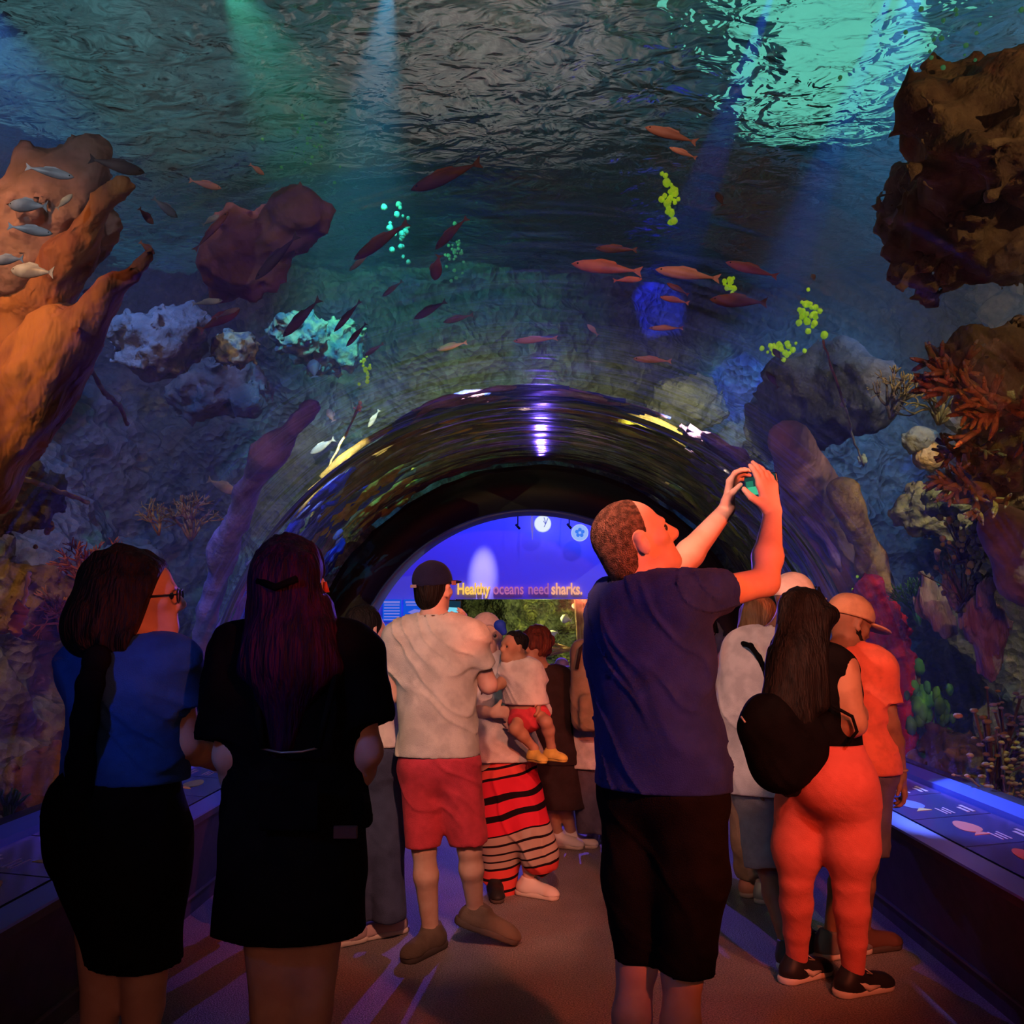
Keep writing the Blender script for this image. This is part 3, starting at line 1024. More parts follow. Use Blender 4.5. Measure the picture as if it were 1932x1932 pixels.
def fish(px, py, Lpx, ang, kind, label, ex=.6, tall=.24, Y=None, group=None, bend=0.0):
    """ang = direction the nose points to in the picture, degrees anticlockwise from right"""
    c = Pout(px, py, ex) if Y is None else P(px, py, Y)
    L = Lpx / F * (c[1])
    a = math.radians(ang)
    d = nrm(_cr * math.cos(a) + np.array([0, 0, 1]) * math.sin(a) + np.array([0, .25, 0]))
    up = nrm(np.cross(_cf, d))
    if up[2] < 0:
        up = -up
    sd = np.cross(d, up)
    m = FM[kind]
    prof = [(0, .02), (.06, .42), (.16, .78), (.30, 1), (.45, .98), (.60, .78), (.75, .48), (.86, .22), (.92, .17)]
    H, W = tall * L / 2, tall * L * .28
    v, f = [], []
    N = 12

    def cen(t):
        return c + d * (.5 - t) * L + sd * bend * L * (t - .4) ** 2
    for t, q in prof:
        for k in range(N):
            b = 2 * PI * k / N
            v.append(cen(t) + up * math.sin(b) * H * q + sd * math.cos(b) * W * q)
    for i in range(len(prof) - 1):
        for k in range(N):
            f.append((i * N + k, i * N + (k + 1) % N, (i + 1) * N + (k + 1) % N, (i + 1) * N + k))
    f += [tuple(range(N))[::-1], tuple((len(prof) - 1) * N + k for k in range(N))]
    root = empty('fish', c, label, 'fish', group)
    mesh_obj('body', v, f, m, root)

    def fin(nm, rows):
        vv, ff = [], []
        for p in rows:
            vv += [p + sd * L * .006, p - sd * L * .006]
        n = len(rows)
        ff.append(tuple(range(0, 2 * n, 2)))
        ff.append(tuple(range(2 * n - 1, 0, -2)))
        for k in range(n):
            k2 = (k + 1) % n
            ff.append((2 * k, 2 * k + 1, 2 * k2 + 1, 2 * k2))
        mesh_obj(nm, vv, ff, m, root, False)
    e = cen(.90)
    fin('tail_fin', [e + up * H * .2, cen(1.02) + up * H * .85, cen(.985), cen(1.02) - up * H * .85, e - up * H * .2])
    fin('dorsal_fin', [cen(.30) + up * H * .9, cen(.42) + up * H * 1.25, cen(.62) + up * H * 1.0, cen(.66) + up * H * .6])
    if Lpx > 45:
        for s_ in (-1, 1):
            ec = cen(.10) + up * H * .12 + sd * s_ * W * .52
            b = MB()
            b.tube([ec - sd * s_ * L * .004, ec + sd * s_ * L * .010], [L * .018, L * .010], 8)
            b.build('eye', FM['eye'], root, True)
    return root


FISH = [
    (222, 313, 105, -10, 'dark', 'dark fish with a pale tail, uppermost in the left corner', .24),
    (95, 325, 90, -8, 'silver', 'silver fish just left of the dark-backed one', .22),
    (52, 388, 92, 172, 'silver', 'banded silver fish with a forked tail at the left edge', .30),
    (58, 434, 82, -6, 'silver', 'slim silver fish under the banded one', .24),
    (122, 380, 44, 55, 'pale', 'small pale fish angled up between the silver ones', .30),
    (60, 512, 100, 172, 'silver', 'largest silver fish of the school at the left edge', .30),
    (15, 490, 70, 178, 'silver', 'silver fish cut by the left edge, above the largest', .30),
    (20, 572, 80, 175, 'silver', 'lowest silver fish at the left edge over the orange column', .26),
    (180, 552, 60, 170, 'silver', 'small silver fish over the orange column', .26),
    (388, 348, 62, -10, 'salmon', 'bright salmon fish above the rose-tinted slab', .24),
    (485, 320, 34, -35, 'salmon', 'tiny salmon fish right of the bright one', .3),
    (276, 408, 40, -48, 'rust', 'small rust fish in the lilac light, upper of two', .36),
    (278, 468, 36, -40, 'rust', 'small rust fish in the lilac light, lower of two', .38),
    (312, 392, 58, -38, 'grey', 'faint grey fish beside the upper rust one', .3),
    (398, 415, 40, 40, 'pale', 'small pale fish in front of the rose-tinted slab', .30),
    (400, 435, 110, 58, 'rust', 'long faint brown fish climbing past the rose slab', .13),
    (392, 570, 58, 12, 'pale', 'pale blue fish left of the pinkish pair', .22),
    (415, 603, 90, 35, 'rust', 'blurry pinkish fish in the green shade', .26),
    (430, 590, 50, 30, 'pale', 'thin pale fish above the blurry pinkish one', .2),
    (521, 486, 122, 222, 'dark', 'long dark fish diving left, below the rose slab', .17),
    (568, 600, 105, 222, 'dark', 'dark plum fish diving over the pale mossy patch', .19),
    (655, 597, 80, 226, 'dark', 'thin dark fish right of the plum one', .15),
    (672, 632, 60, 226, 'dark', 'short dim fish below the thin dark one', .18),
    (718, 455, 130, 210, 'rust', 'long rust fish in front of the green patch', .18),
    (678, 495, 52, 215, 'pale', 'small pinkish fish under the long rust one', .2),
    (850, 440, 88, 222, 'rust', 'brown fish with bent body beside the ripples', .20),
    (824, 505, 50, 258, 'rust', 'small brown fish below the bent one', .46),
    (840, 333, 150, 196, 'rust', 'large reddish fish under the taupe ripples', .20),
    (740, 545, 50, 214, 'grey', 'faint lilac fish under the long rust one', .2),
    (811, 585, 72, 205, 'dark', 'dark maroon fish above the small lilac one', .22),
    (864, 601, 62, 190, 'grey', 'small lilac fish below the dark maroon one', .20),
    (852, 653, 62, 190, 'salmon', 'slim pinkish fish above the arch, left of centre', .20),
    (1009, 641, 88, 180, 'salmon', 'pinkish fish alone above the arch centre', .15),
    (705, 660, 46, 210, 'grey', 'faint grey fish above the string', .2),
    (1118, 622, 32, 130, 'salmon', 'tiny red fish beside the lone pinkish one', .3),
    (1143, 505, 140, 168, 'orange', 'long orange fish right of the ripples', .19),
    (1185, 528, 60, 8, 'orange', 'small orange fish tucked under the long one', .2),
    (1162, 470, 82, 172, 'rust', 'dark rust fish above the long orange one', .20),
    (1296, 517, 126, 166, 'salmon', 'brightest salmon fish crossing the blue streak', .19),
    (1417, 508, 104, 158, 'orange', 'vivid orange fish at the right of the group', .19),
    (1278, 545, 50, 145, 'rust', 'small rust fish under the brightest one', .22),
    (1272, 566, 58, 162, 'orange', 'small orange fish below the small rust one', .2),
    (1392, 568, 108, 172, 'rust', 'brown-orange fish below the vivid orange one', .24),
    (1265, 254, 110, 155, 'salmon', 'pink fish high under the dark ripples', .2),
    (1288, 288, 60, 150, 'salmon', 'smaller pink fish under the high one', .2),
    (1256, 619, 66, 176, 'salmon', 'slim salmon fish with a curled tail above the coral mound', .16),
    (1230, 679, 74, 172, 'salmon', 'bright slim salmon fish left of the blue glow', .18),
    (592, 695, 40, 100, 'dark', 'round dark fish in the cyan beam, upper of two', .62),
    (624, 783, 30, 115, 'dark', 'small dark leaf-shaped fish in the cyan beam', .5),
    (1358, 375, 34, 110, 'dark', 'small dark fish under the teal light', .4),
    (1457, 716, 42, 120, 'dark', 'small black fish right of the blue glow', .28),
    (1466, 668, 28, 120, 'dark', 'tiny black fish at the lime tuft', .4),
    (608, 842, 56, 208, 'pale', 'pale fish left of the string', .26),
    (705, 790, 40, 235, 'pale', 'small bluish fish right of the string', .24),
    (1890, 1022, 40, 15, 'pale', 'white-green fish near the right picture edge', .5),
    (1715, 520, 26, 120, 'orange', 'tiny orange fish in the blue beam', .3),
    (1535, 523, 16, 90, 'pale', 'speck-sized white fish in the blue beam', .6),
    (420, 918, 60, -25, 'pale', 'pale fish turning above the violet strap', .34),
]
for k, (a, b, L, an, kd, lab, tall) in enumerate(FISH):
    fish(a, b, L, an, kd, lab, ex=.35 + .5 * ((k * 37) % 10) / 10, tall=tall, bend=.3 if 'bent' in lab else 0)
# fish of the far tank
for (a, b, L, an, kd, lab, tall) in ((1068, 1168, 22, 170, 'yellow', 'round yellow-white fish nearest the branch in the far tank', .75),
                                    (1044, 1195, 18, 200, 'yellow', 'second yellow-white fish, lower in the far tank', .75),
                                    (1086, 1144, 16, 150, 'yellow', 'small dim yellow fish at the top of the far tank', .7)):
    fish(a, b, L, an, kd, lab, Y=15.8, tall=tall)

# ------------------------------------------------------------------ far room fittings
o = MB()
for k in range(3):
    o.tube([P(1086 + 5 * k, 1130, 15.7), P(1090 + 5 * k, 1190, 15.7), P(1094 + 6 * k, 1280, 15.7)], .025, 7)
o = tag(o.build('driftwood', M['tan'], smooth=True), 'upright tan branches standing in the far tank', 'branch')
g = random.Random(5)
b = MB()
for k in range(7):
    p = P(1078, 1225, 15.8)
    q = p + np.array([-g.uniform(.3, .6), g.uniform(-.1, .1), g.uniform(-.15, .12)])
    b.tube([p, (p + q) / 2 + np.array([0, 0, g.uniform(-.04, .05)]), q], [.03, .025, .012], 6)
tag(b.build('driftwood', M['tan'], smooth=True), 'low spread of tan roots across the far tank', 'branch')

# lettering on the far wall
def text(s, loc, size, m, parent, off=0.0, name='lettering', ext=.012, rot=(PI / 2, 0, 0), width=None):
    cu = bpy.data.curves.new(name, 'FONT')
    cu.body, cu.size, cu.extrude, cu.offset = s, size, ext, off
    t = bpy.data.objects.new('temp', cu)
    me = bpy.data.meshes.new_from_object(t)
    bpy.data.objects.remove(t)
    me.name = name
    me.materials.clear()
    me.materials.append(m)
    o = bpy.data.objects.new(name, me)
    link(o, parent)
    p, l = parent, np.array(loc, float)
    while p is not None:
        l = l - np.array(p.location)
        p = p.parent
    o.location = Vector(l)
    o.rotation_euler = rot
    if width:
        xs = [v.co.x for v in me.vertices]
        o.scale = (width / max(max(xs) - min(xs), .01), 1, 1)
    return o


sg = empty('wall_sign', P(980, 1125, 14.98), 'lit wall sentence reading Healthy oceans need sharks.', 'sign')
WORDS = [('Healthy', 862, 924, glow('letter_gold', sr(255, 200, 95), 1.0), .006), ('oceans', 930, 987, glow('letter_dim', sr(185, 105, 165), .95), .002),
         ('need', 996, 1034, glow('letter_dim_too', sr(175, 100, 165), .95), .002), ('sharks.', 1040, 1098, glow('letter_pink', sr(245, 170, 140), 1.0), .006)]
for wd, x0, x1, m, off in WORDS:
    t = text(wd, P(x0, 1121, 14.98), .235, m, sg, off, width=(x1 - x0) / F * 14.98)
    t['label'] = 'lit word ' + wd
# two lit roundels hanging under the ceiling
def disc(name, c, r, d, n=32, ax=1):
    b = MB()
    b.tube([c, np.array(c) + np.array([0, d, 0])], r, n)
    return b


for px, py, r, inner, lab in ((1024, 988, .115, 'lines', 'white lit roundel with fine strokes hung at the ceiling'), (1094, 1005, .115, 'clover', 'blue lit roundel with a cell pattern, right of the white one')):
    c = P(px, py, 14.7)
    root = empty('lit_roundel', c, lab, 'light sign')
    disc('d', c, r, .05).build('lens', glow('roundel_' + inner, (.78, .86, 1.0) if inner == 'lines' else sr(150, 180, 250), 1.0), root)
    rg = MB()
    rg.tube([c + np.array([r * 1.02 * math.cos(t), .02, r * 1.02 * math.sin(t)]) for t in np.linspace(0, 2 * PI, 33)], .010, 6)
    rg.build('rim', glow('roundel_rim', sr(190, 205, 255), .9), root)
    st = MB()
    if inner == 'lines':
        st.tube([c + np.array([.02, -.01, .09]), c + np.array([.045, -.01, 0]), c + np.array([.02, -.01, -.05])], .005, 5)
        st.tube([c + np.array([.075, -.01, .08]), c + np.array([.045, -.01, 0])], .005, 5)
        st.tube([c + np.array([.01, -.01, .04]), c + np.array([.04, -.01, -.01])], .004, 5)
        st.build('stroke', mat('roundel_ink', (.12, .18, .5), .6), root)
    else:
        for k in range(5):
            a = 2 * PI * k / 5 + .3
            p = c + np.array([.045 * math.cos(a), -.008, .045 * math.sin(a)])
            st.tube([p, p + np.array([0, .01, 0])], .027, 14)
        st.build('pattern', glow('roundel_cell', sr(60, 120, 240), 1.0), root)
for px, py, lab in ((977, 993, 'small black ceiling fitting left of the white roundel'), (1074, 992, 'small black ceiling fitting between the roundels')):
    c = P(px, py, 14.7)
    root = empty('ceiling_fitting', c, lab, 'fitting')
    MB().tube([c + np.array([-.03, 0, .03]), c + np.array([.03, 0, -.04])], .018, 8).build('housing', M['black'], root, True)
    MB().tube([c + np.array([0, 0, 0]), c + np.array([0, .05, .35])], .008, 6).build('stem', M['black'], root, True)
MB_ = MB()
c = P(1004, 998, 14.7)
MB_.tube([c + np.array([0, 0, .22]), c + np.array([0, 0, .05]), c + np.array([.005, 0, -.16])], [.012, .022, .004], 8)
tag(MB_.build('pendant', glow('pendant_glass', sr(120, 110, 230), .8), smooth=True), 'slim violet pendant left of the white roundel', 'light')

# blue graphic boards, left in the far room
inkm = glow('board_ink', sr(125, 125, 225), .9)
for r in range(2):
    for q in range(2):
        x0, x1 = (722, 757) if q == 0 else (761, 830)
        y0, y1 = (1131, 1172) if r == 0 else (1177, 1260)
        a, b = P(x0, y1, 14.9), P(x1, y0, 14.9)
        nm = ('upper', 'lower')[r] + ' ' + ('left', 'right')[q]
        root = empty('info_board', (a + b) / 2, nm + ' blue lit information board in the far room', 'sign')
        MB().box((a + b) / 2, ((b[0] - a[0]) / 2, .02, (b[2] - a[2]) / 2)).build('panel', glow('board_blue', sr(20, 85, 225), .85), root)
        tl = MB()
        H = b[2] - a[2]
        for k in range(7 if r == 0 else 5):
            z = b[2] - .04 - k * H / 7.5
            if q == 1 and 1 < k < 5 and r == 0:
                continue
            w = (b[0] - a[0]) * (.42 if k % 3 else .44)
            tl.box(((a[0] + b[0]) / 2, a[1] - .023, z), (w, .003, .009 if k not in (0,) else .016))
        tl.build('print', inkm, root)
        if q == 1 and r == 0:
            c = P(782, 1155, 14.87)
            MB().add([c + np.array(t) for t in ((-.10, 0, 0), (.0, 0, .045), (.12, 0, .03), (.12, 0, -.03), (.0, 0, -.045), (-.10, .01, 0), (0, .01, .045), (.12, .01, .03), (.12, .01, -.03), (0, .01, -.045))],
                     [(0, 1, 2, 3, 4), (9, 8, 7, 6, 5), (0, 5, 6, 1), (1, 6, 7, 2), (2, 7, 8, 3), (3, 8, 9, 4), (4, 9, 5, 0)]).build('shark_picture', inkm, root)


# ------------------------------------------------------------------ rails with graphic panels
PIC = {'or': mat('print_orange', (.80, .32, .12), .5), 'wh': mat('print_white', (.85, .78, .70), .5), 'gr': mat('print_olive', (.38, .42, .10), .5),
       'pk': mat('print_pink', (.75, .28, .35), .5), 'bl': mat('print_blue', (.16, .26, .55), .5), 'br': mat('print_brown', (.50, .30, .18), .5), 'ye': mat('print_yellow', (.72, .70, .12), .5)}


def rail(sgn, nm):
    side = 'right' if sgn > 0 else 'left'
    A = np.array([CX + sgn * 1.73, 0, .592])
    B = np.array([CX + sgn * 2.09, 0, .624])
    ev = nrm(B - A)                      # across the slope, away from the aisle
    nv = np.array([-ev[2] * sgn, 0, abs(ev[0])])
    nv = nrm(nv)
    W = np.linalg.norm(B - A)

    def pt(u, y, h=0.0):
        return A + ev * u * W + np.array([0, y, 0]) + nv * h
    # blue nosing trims run the whole length
    b = MB()
    for p0, p1 in (((1.640, .572), (1.722, .590)),):
        v = []
        for y in (-.9, YEND - .02):
            for q in ((p0[0], p0[1] - .01), (p0[0], p0[1]), (p1[0], p1[1] + .004), (p1[0], p1[1] - .012)):
                v.append((CX + sgn * q[0], y, q[1]))
        b.add(v, [(0, 1, 2, 3), (7, 6, 5, 4), (0, 4, 5, 1), (1, 5, 6, 2), (2, 6, 7, 3), (3, 7, 4, 0)])
    tr = b.build('trim_front_' + nm, M['lip'])
    tr['kind'] = 'structure'
    b = MB()
    v = []
    for y in (-.9, YEND - .02):
        for q in ((2.10, .62), (2.105, .655), (2.19, .680), (2.20, .665)):
            v.append((CX + sgn * q[0], y, q[1]))
    b.add(v, [(0, 1, 2, 3), (7, 6, 5, 4), (0, 4, 5, 1), (1, 5, 6, 2), (2, 6, 7, 3), (3, 7, 4, 0)])
    tr = b.build('trim_back_' + nm, M['lip'])
    tr['kind'] = 'structure'
    g = random.Random(3 if sgn > 0 else 4)
    ys = np.arange(2.0, 9.6, .56)
    pics = [('br', 'brown stingray'), ('wh', 'white and orange fish'), ('gr', 'olive weed and pink fish'), ('pk', 'pink fish'), ('or', 'orange fish'),
            ('bl', 'blue fish'), ('ye', 'yellow fish')]
    ordn = ['nearest', 'second nearest', 'third nearest', 'fourth nearest', 'fifth nearest', 'sixth nearest', 'seventh nearest', 'eighth nearest', 'ninth nearest',
            'tenth nearest', 'eleventh nearest', 'twelfth nearest', 'thirteenth nearest', 'farthest']
    for k, y in enumerate(ys):
        col, what = pics[k % 7] if sgn > 0 else (('ye', 'yellow fish'), ('bl', 'blue fish with a yellow head'), ('or', 'small orange fish'))[k % 3] if k < 6 else pics[k % 7]
        root = empty('graphic_panel', pt(.5, y + .27), 'species panel with a %s, %s on the %s rail' % (what, ordn[k], side), 'panel', 'species panels on the %s rail' % side)
        v = [pt(u, yy, h) for h in (0, .006) for u, yy in ((.0, y), (1, y), (1, y + .548), (0, y + .548))]
        f = [(3, 2, 1, 0), (4, 5, 6, 7), (0, 1, 5, 4), (1, 2, 6, 5), (2, 3, 7, 6), (3, 0, 4, 7)]
        mesh_obj('plate', v, f if sgn > 0 else [q[::-1] for q in f], M['paneltint'], root, False)
        tl = MB()

        def bar(u0, u1, y0, y1):
            vv = [pt(u, yy, h) for h in (.0062, .0075) for u, yy in ((u0, y0), (u1, y0), (u1, y1), (u0, y1))]
            tl.add(vv, f)
        for j in range(2):
            bar(.84 - .07 * j, .88 - .07 * j, y + .06, y + .06 + .16 - .04 * j)
        for j in range(3):
            bar(.60 - .05 * j, .62 - .05 * j, y + .06, y + .20 - .03 * (j % 2))
        tl.build('print', M['pale_ink'], root)
        # fish picture, a flat inlay
        n = 20
        vv = []
        cu_, cy_ = .38 + g.uniform(-.05, .1), y + .34
        for h in (.0062, .0078):
            for j in range(n):
                a = 2 * PI * j / n
                vv.append(pt(cu_ + .12 * math.sin(a) * (1 - .25 * math.cos(a)), cy_ + .12 * math.cos(a), h))
        ff = [tuple(range(n, 2 * n)), tuple(range(n - 1, -1, -1))] + [(j, (j + 1) % n, n + (j + 1) % n, n + j) for j in range(n)]
        mesh_obj('fish_picture', vv, ff, PIC[col], root, False)
        vv = [pt(cu_ + du, cy_ + dy, h) for h in (.0062, .0078) for du, dy in ((0, -.10), (.10, -.17), (-.10, -.17))]
        mesh_obj('fish_picture', vv, [(3, 4, 5), (2, 1, 0), (0, 1, 4, 3), (1, 2, 5, 4), (2, 0, 3, 5)], PIC['or' if col == 'wh' else 'ye' if col == 'bl' else col], root, False)


rail(1, 'right')
rail(-1, 'left')
# ================================================================== PEOPLE
UP = np.array([0, 0, 1.0])


def G(px, py):
    d = ray(px, py)
    return CAM + d * (-1.5 / d[2])


def ZP(px, z, Y):
    lo, hi = -500, 6000
    for _ in range(40):
        m = (lo + hi) / 2
        if P(px, m, Y)[2] > z:
            lo = m
        else:
            hi = m
    return P(px, (lo + hi) / 2, Y)


def frame(f, up=UP):
    up = nrm(up)
    f = nrm(np.array(f, float) - up * np.dot(f, up))
    r = np.cross(f, up)
    return np.column_stack([r, f, up])


SK = {}


def skin(name, a, b):
    SK[name] = mat('skin_' + name, a, .5, b, 12, .05, 220, spec=.28)


skin('fair', (.78, .52, .40), (.70, .42, .31))
skin('tan', (.52, .29, .18), (.44, .23, .14))
skin('brown', (.30, .15, .09), (.24, .12, .07))


def cloth(name, a, b=None, weave=260, **k):
    b = b or tuple(x * .8 for x in a)
    return mat(name, a, .92, b, 14, .25, weave, spec=.06, sheen=.0 if max(a) < .06 else .05, **k)


def hairmat(name, a, b):
    return mat(name, a, .6, b, 40, .7, 110, stretch=(1, 1, .12), spec=.14)


H_ = {'grey': hairmat('hair_cropped_grey', (.10, .08, .07), (.22, .18, .16)), 'purple': hairmat('hair_purple', (.045, .004, .045), (.014, .003, .022)),
      'brown': hairmat('hair_brown', (.035, .014, .009), (.014, .007, .005)), 'black': hairmat('hair_black', (.006, .005, .005), (.013, .010, .009)),
      'blonde': hairmat('hair_blonde', (.55, .30, .12), (.34, .16, .06)), 'auburn': hairmat('hair_auburn', (.20, .05, .03), (.09, .025, .02))}


def head_prims(c, f, u=None, s=1.0, nose=1.0):
    f = nrm(f)
    u = nrm((UP if u is None else u) - f * np.dot(UP if u is None else u, f))
    r = np.cross(f, u)
    R = np.column_stack([r, f, u])

    def q(x, y, z):
        return c + (r * x + f * y + u * z) * s
    A = [(ell(q(0, -.012, .032), np.array([.076, .097, .088]) * s, R), .03), (ell(q(0, .026, -.045), np.array([.056, .070, .072]) * s, R), .04),
         (ell(q(0, .070, -.088), np.array([.030, .028, .025]) * s, R), .03), (cap(q(-.03, .078, .024), q(.03, .078, .024), .014 * s), .02),
         (cap(q(0, .090, .014), q(0, .108, -.018), .008 * s * nose, .013 * s * nose), .014), (ell(q(0, .100, -.024), np.array([.016, .013, .010]) * s * nose, R), .008),
         (ell(q(0, .083, -.050), np.array([.022, .011, .006]) * s, R), .006), (ell(q(0, .081, -.060), np.array([.020, .011, .007]) * s, R), .006)]
    for e in (-1, 1):
        A.append((ell(q(e * .045, .055, -.012), np.array([.022, .024, .020]) * s, R), .02))
    S = [(ell(q(e * .031, .098, .006), np.array([.017, .016, .011]) * s, R), .012) for e in (-1, 1)]
    E = []
    for e in (-1, 1):
        Re = np.column_stack([nrm(r * e * .9 - f * .45), nrm(f * .9 + r * e * .45), u])
        E.append((ell(q(e * .080, -.006, -.006), np.array([.007, .019, .032]) * s, Re), .006))
        E.append((ell(q(e * .083, -.010, .012), np.array([.008, .015, .014]) * s, Re), .006))
    ES = [(ell(q(e * .092, .000, -.002), np.array([.008, .010, .018]) * s, R), .004) for e in (-1, 1)]
    eyes = [(q(e * .031, .078, .006), .0125 * s) for e in (-1, 1)]
    return A, S, E, ES, eyes, q, R


def hand(w, d, n, t, s=1.0, curl=.35, thumb=.3, spread=.06):
    d = nrm(d)
    n = nrm(np.array(n, float) - d * np.dot(n, d))
    t = nrm(np.array(t, float) - d * np.dot(t, d) - n * np.dot(t, n))
    o = []
    for off, L, k in ((.030, .070, 0), (.010, .078, 1), (-.010, .072, 2), (-.029, .058, 3)):
        kn = w + (d * (.092 - abs(k - 1) * .004) + t * off) * s
        o.append((cap(w + t * off * .45 * s + d * .008, kn, .016 * s, .0118 * s), .016))
        a, p = 0.0, kn
        sp = t * off * spread * 20
        for q, fr in enumerate((.44, .31, .25)):
            a += curl * (1 + .12 * k) * (.8, 1.2, .9)[q]
            v = nrm(d * math.cos(a) + n * math.sin(a) + sp * .25)
            e = p + v * L * fr * s
            o.append((cap(p, e, (.0095, .0088, .008)[q] * s, (.0088, .008, .0068)[q] * s), .006 if q else .010))
            p = e
    b = w + (d * .022 + t * .026) * s
    m = b + nrm(t * .75 + d * .65 + n * thumb) * .048 * s
    e = m + nrm(t * .25 + d * .9 + n * (thumb + .25)) * .034 * s
    o += [(cap(w + d * .01, b, .016 * s, .015 * s), .015), (cap(b, m, .0145 * s, .011 * s), .012), (cap(m, e, .011 * s, .0085 * s), .005)]
    return o


def crease(amp, f=(9, 9, 7), seed=0, amp2=None):
    f = np.array(f, np.float32)

    def fn(p):
        w = p + .05 * np.stack([vnoise(p, 4, seed + 9), vnoise(p, 4, seed + 8), vnoise(p, 4, seed + 7)], 1)
        w = w + .02 * np.stack([vnoise(p, 11, seed + 5)] * 3, 1)
        a = vnoise(w, f * np.array([.55, .55, 1.5], np.float32), seed)
        b = vnoise(w, f * np.array([1.3, 1.3, .6], np.float32), seed + 3)
        c = vnoise(w[:, [0, 1, 2]] + np.outer(w[:, 0] - w[:, 1], [0, 0, .9]), f * np.array([.5, .5, 1.9], np.float32), seed + 6)
        return amp * (.55 * a + .35 * b) - amp * .8 * np.clip(1 - np.abs(c) * 3.0, 0, 1) ** 1.5 + amp * .15
    return fn


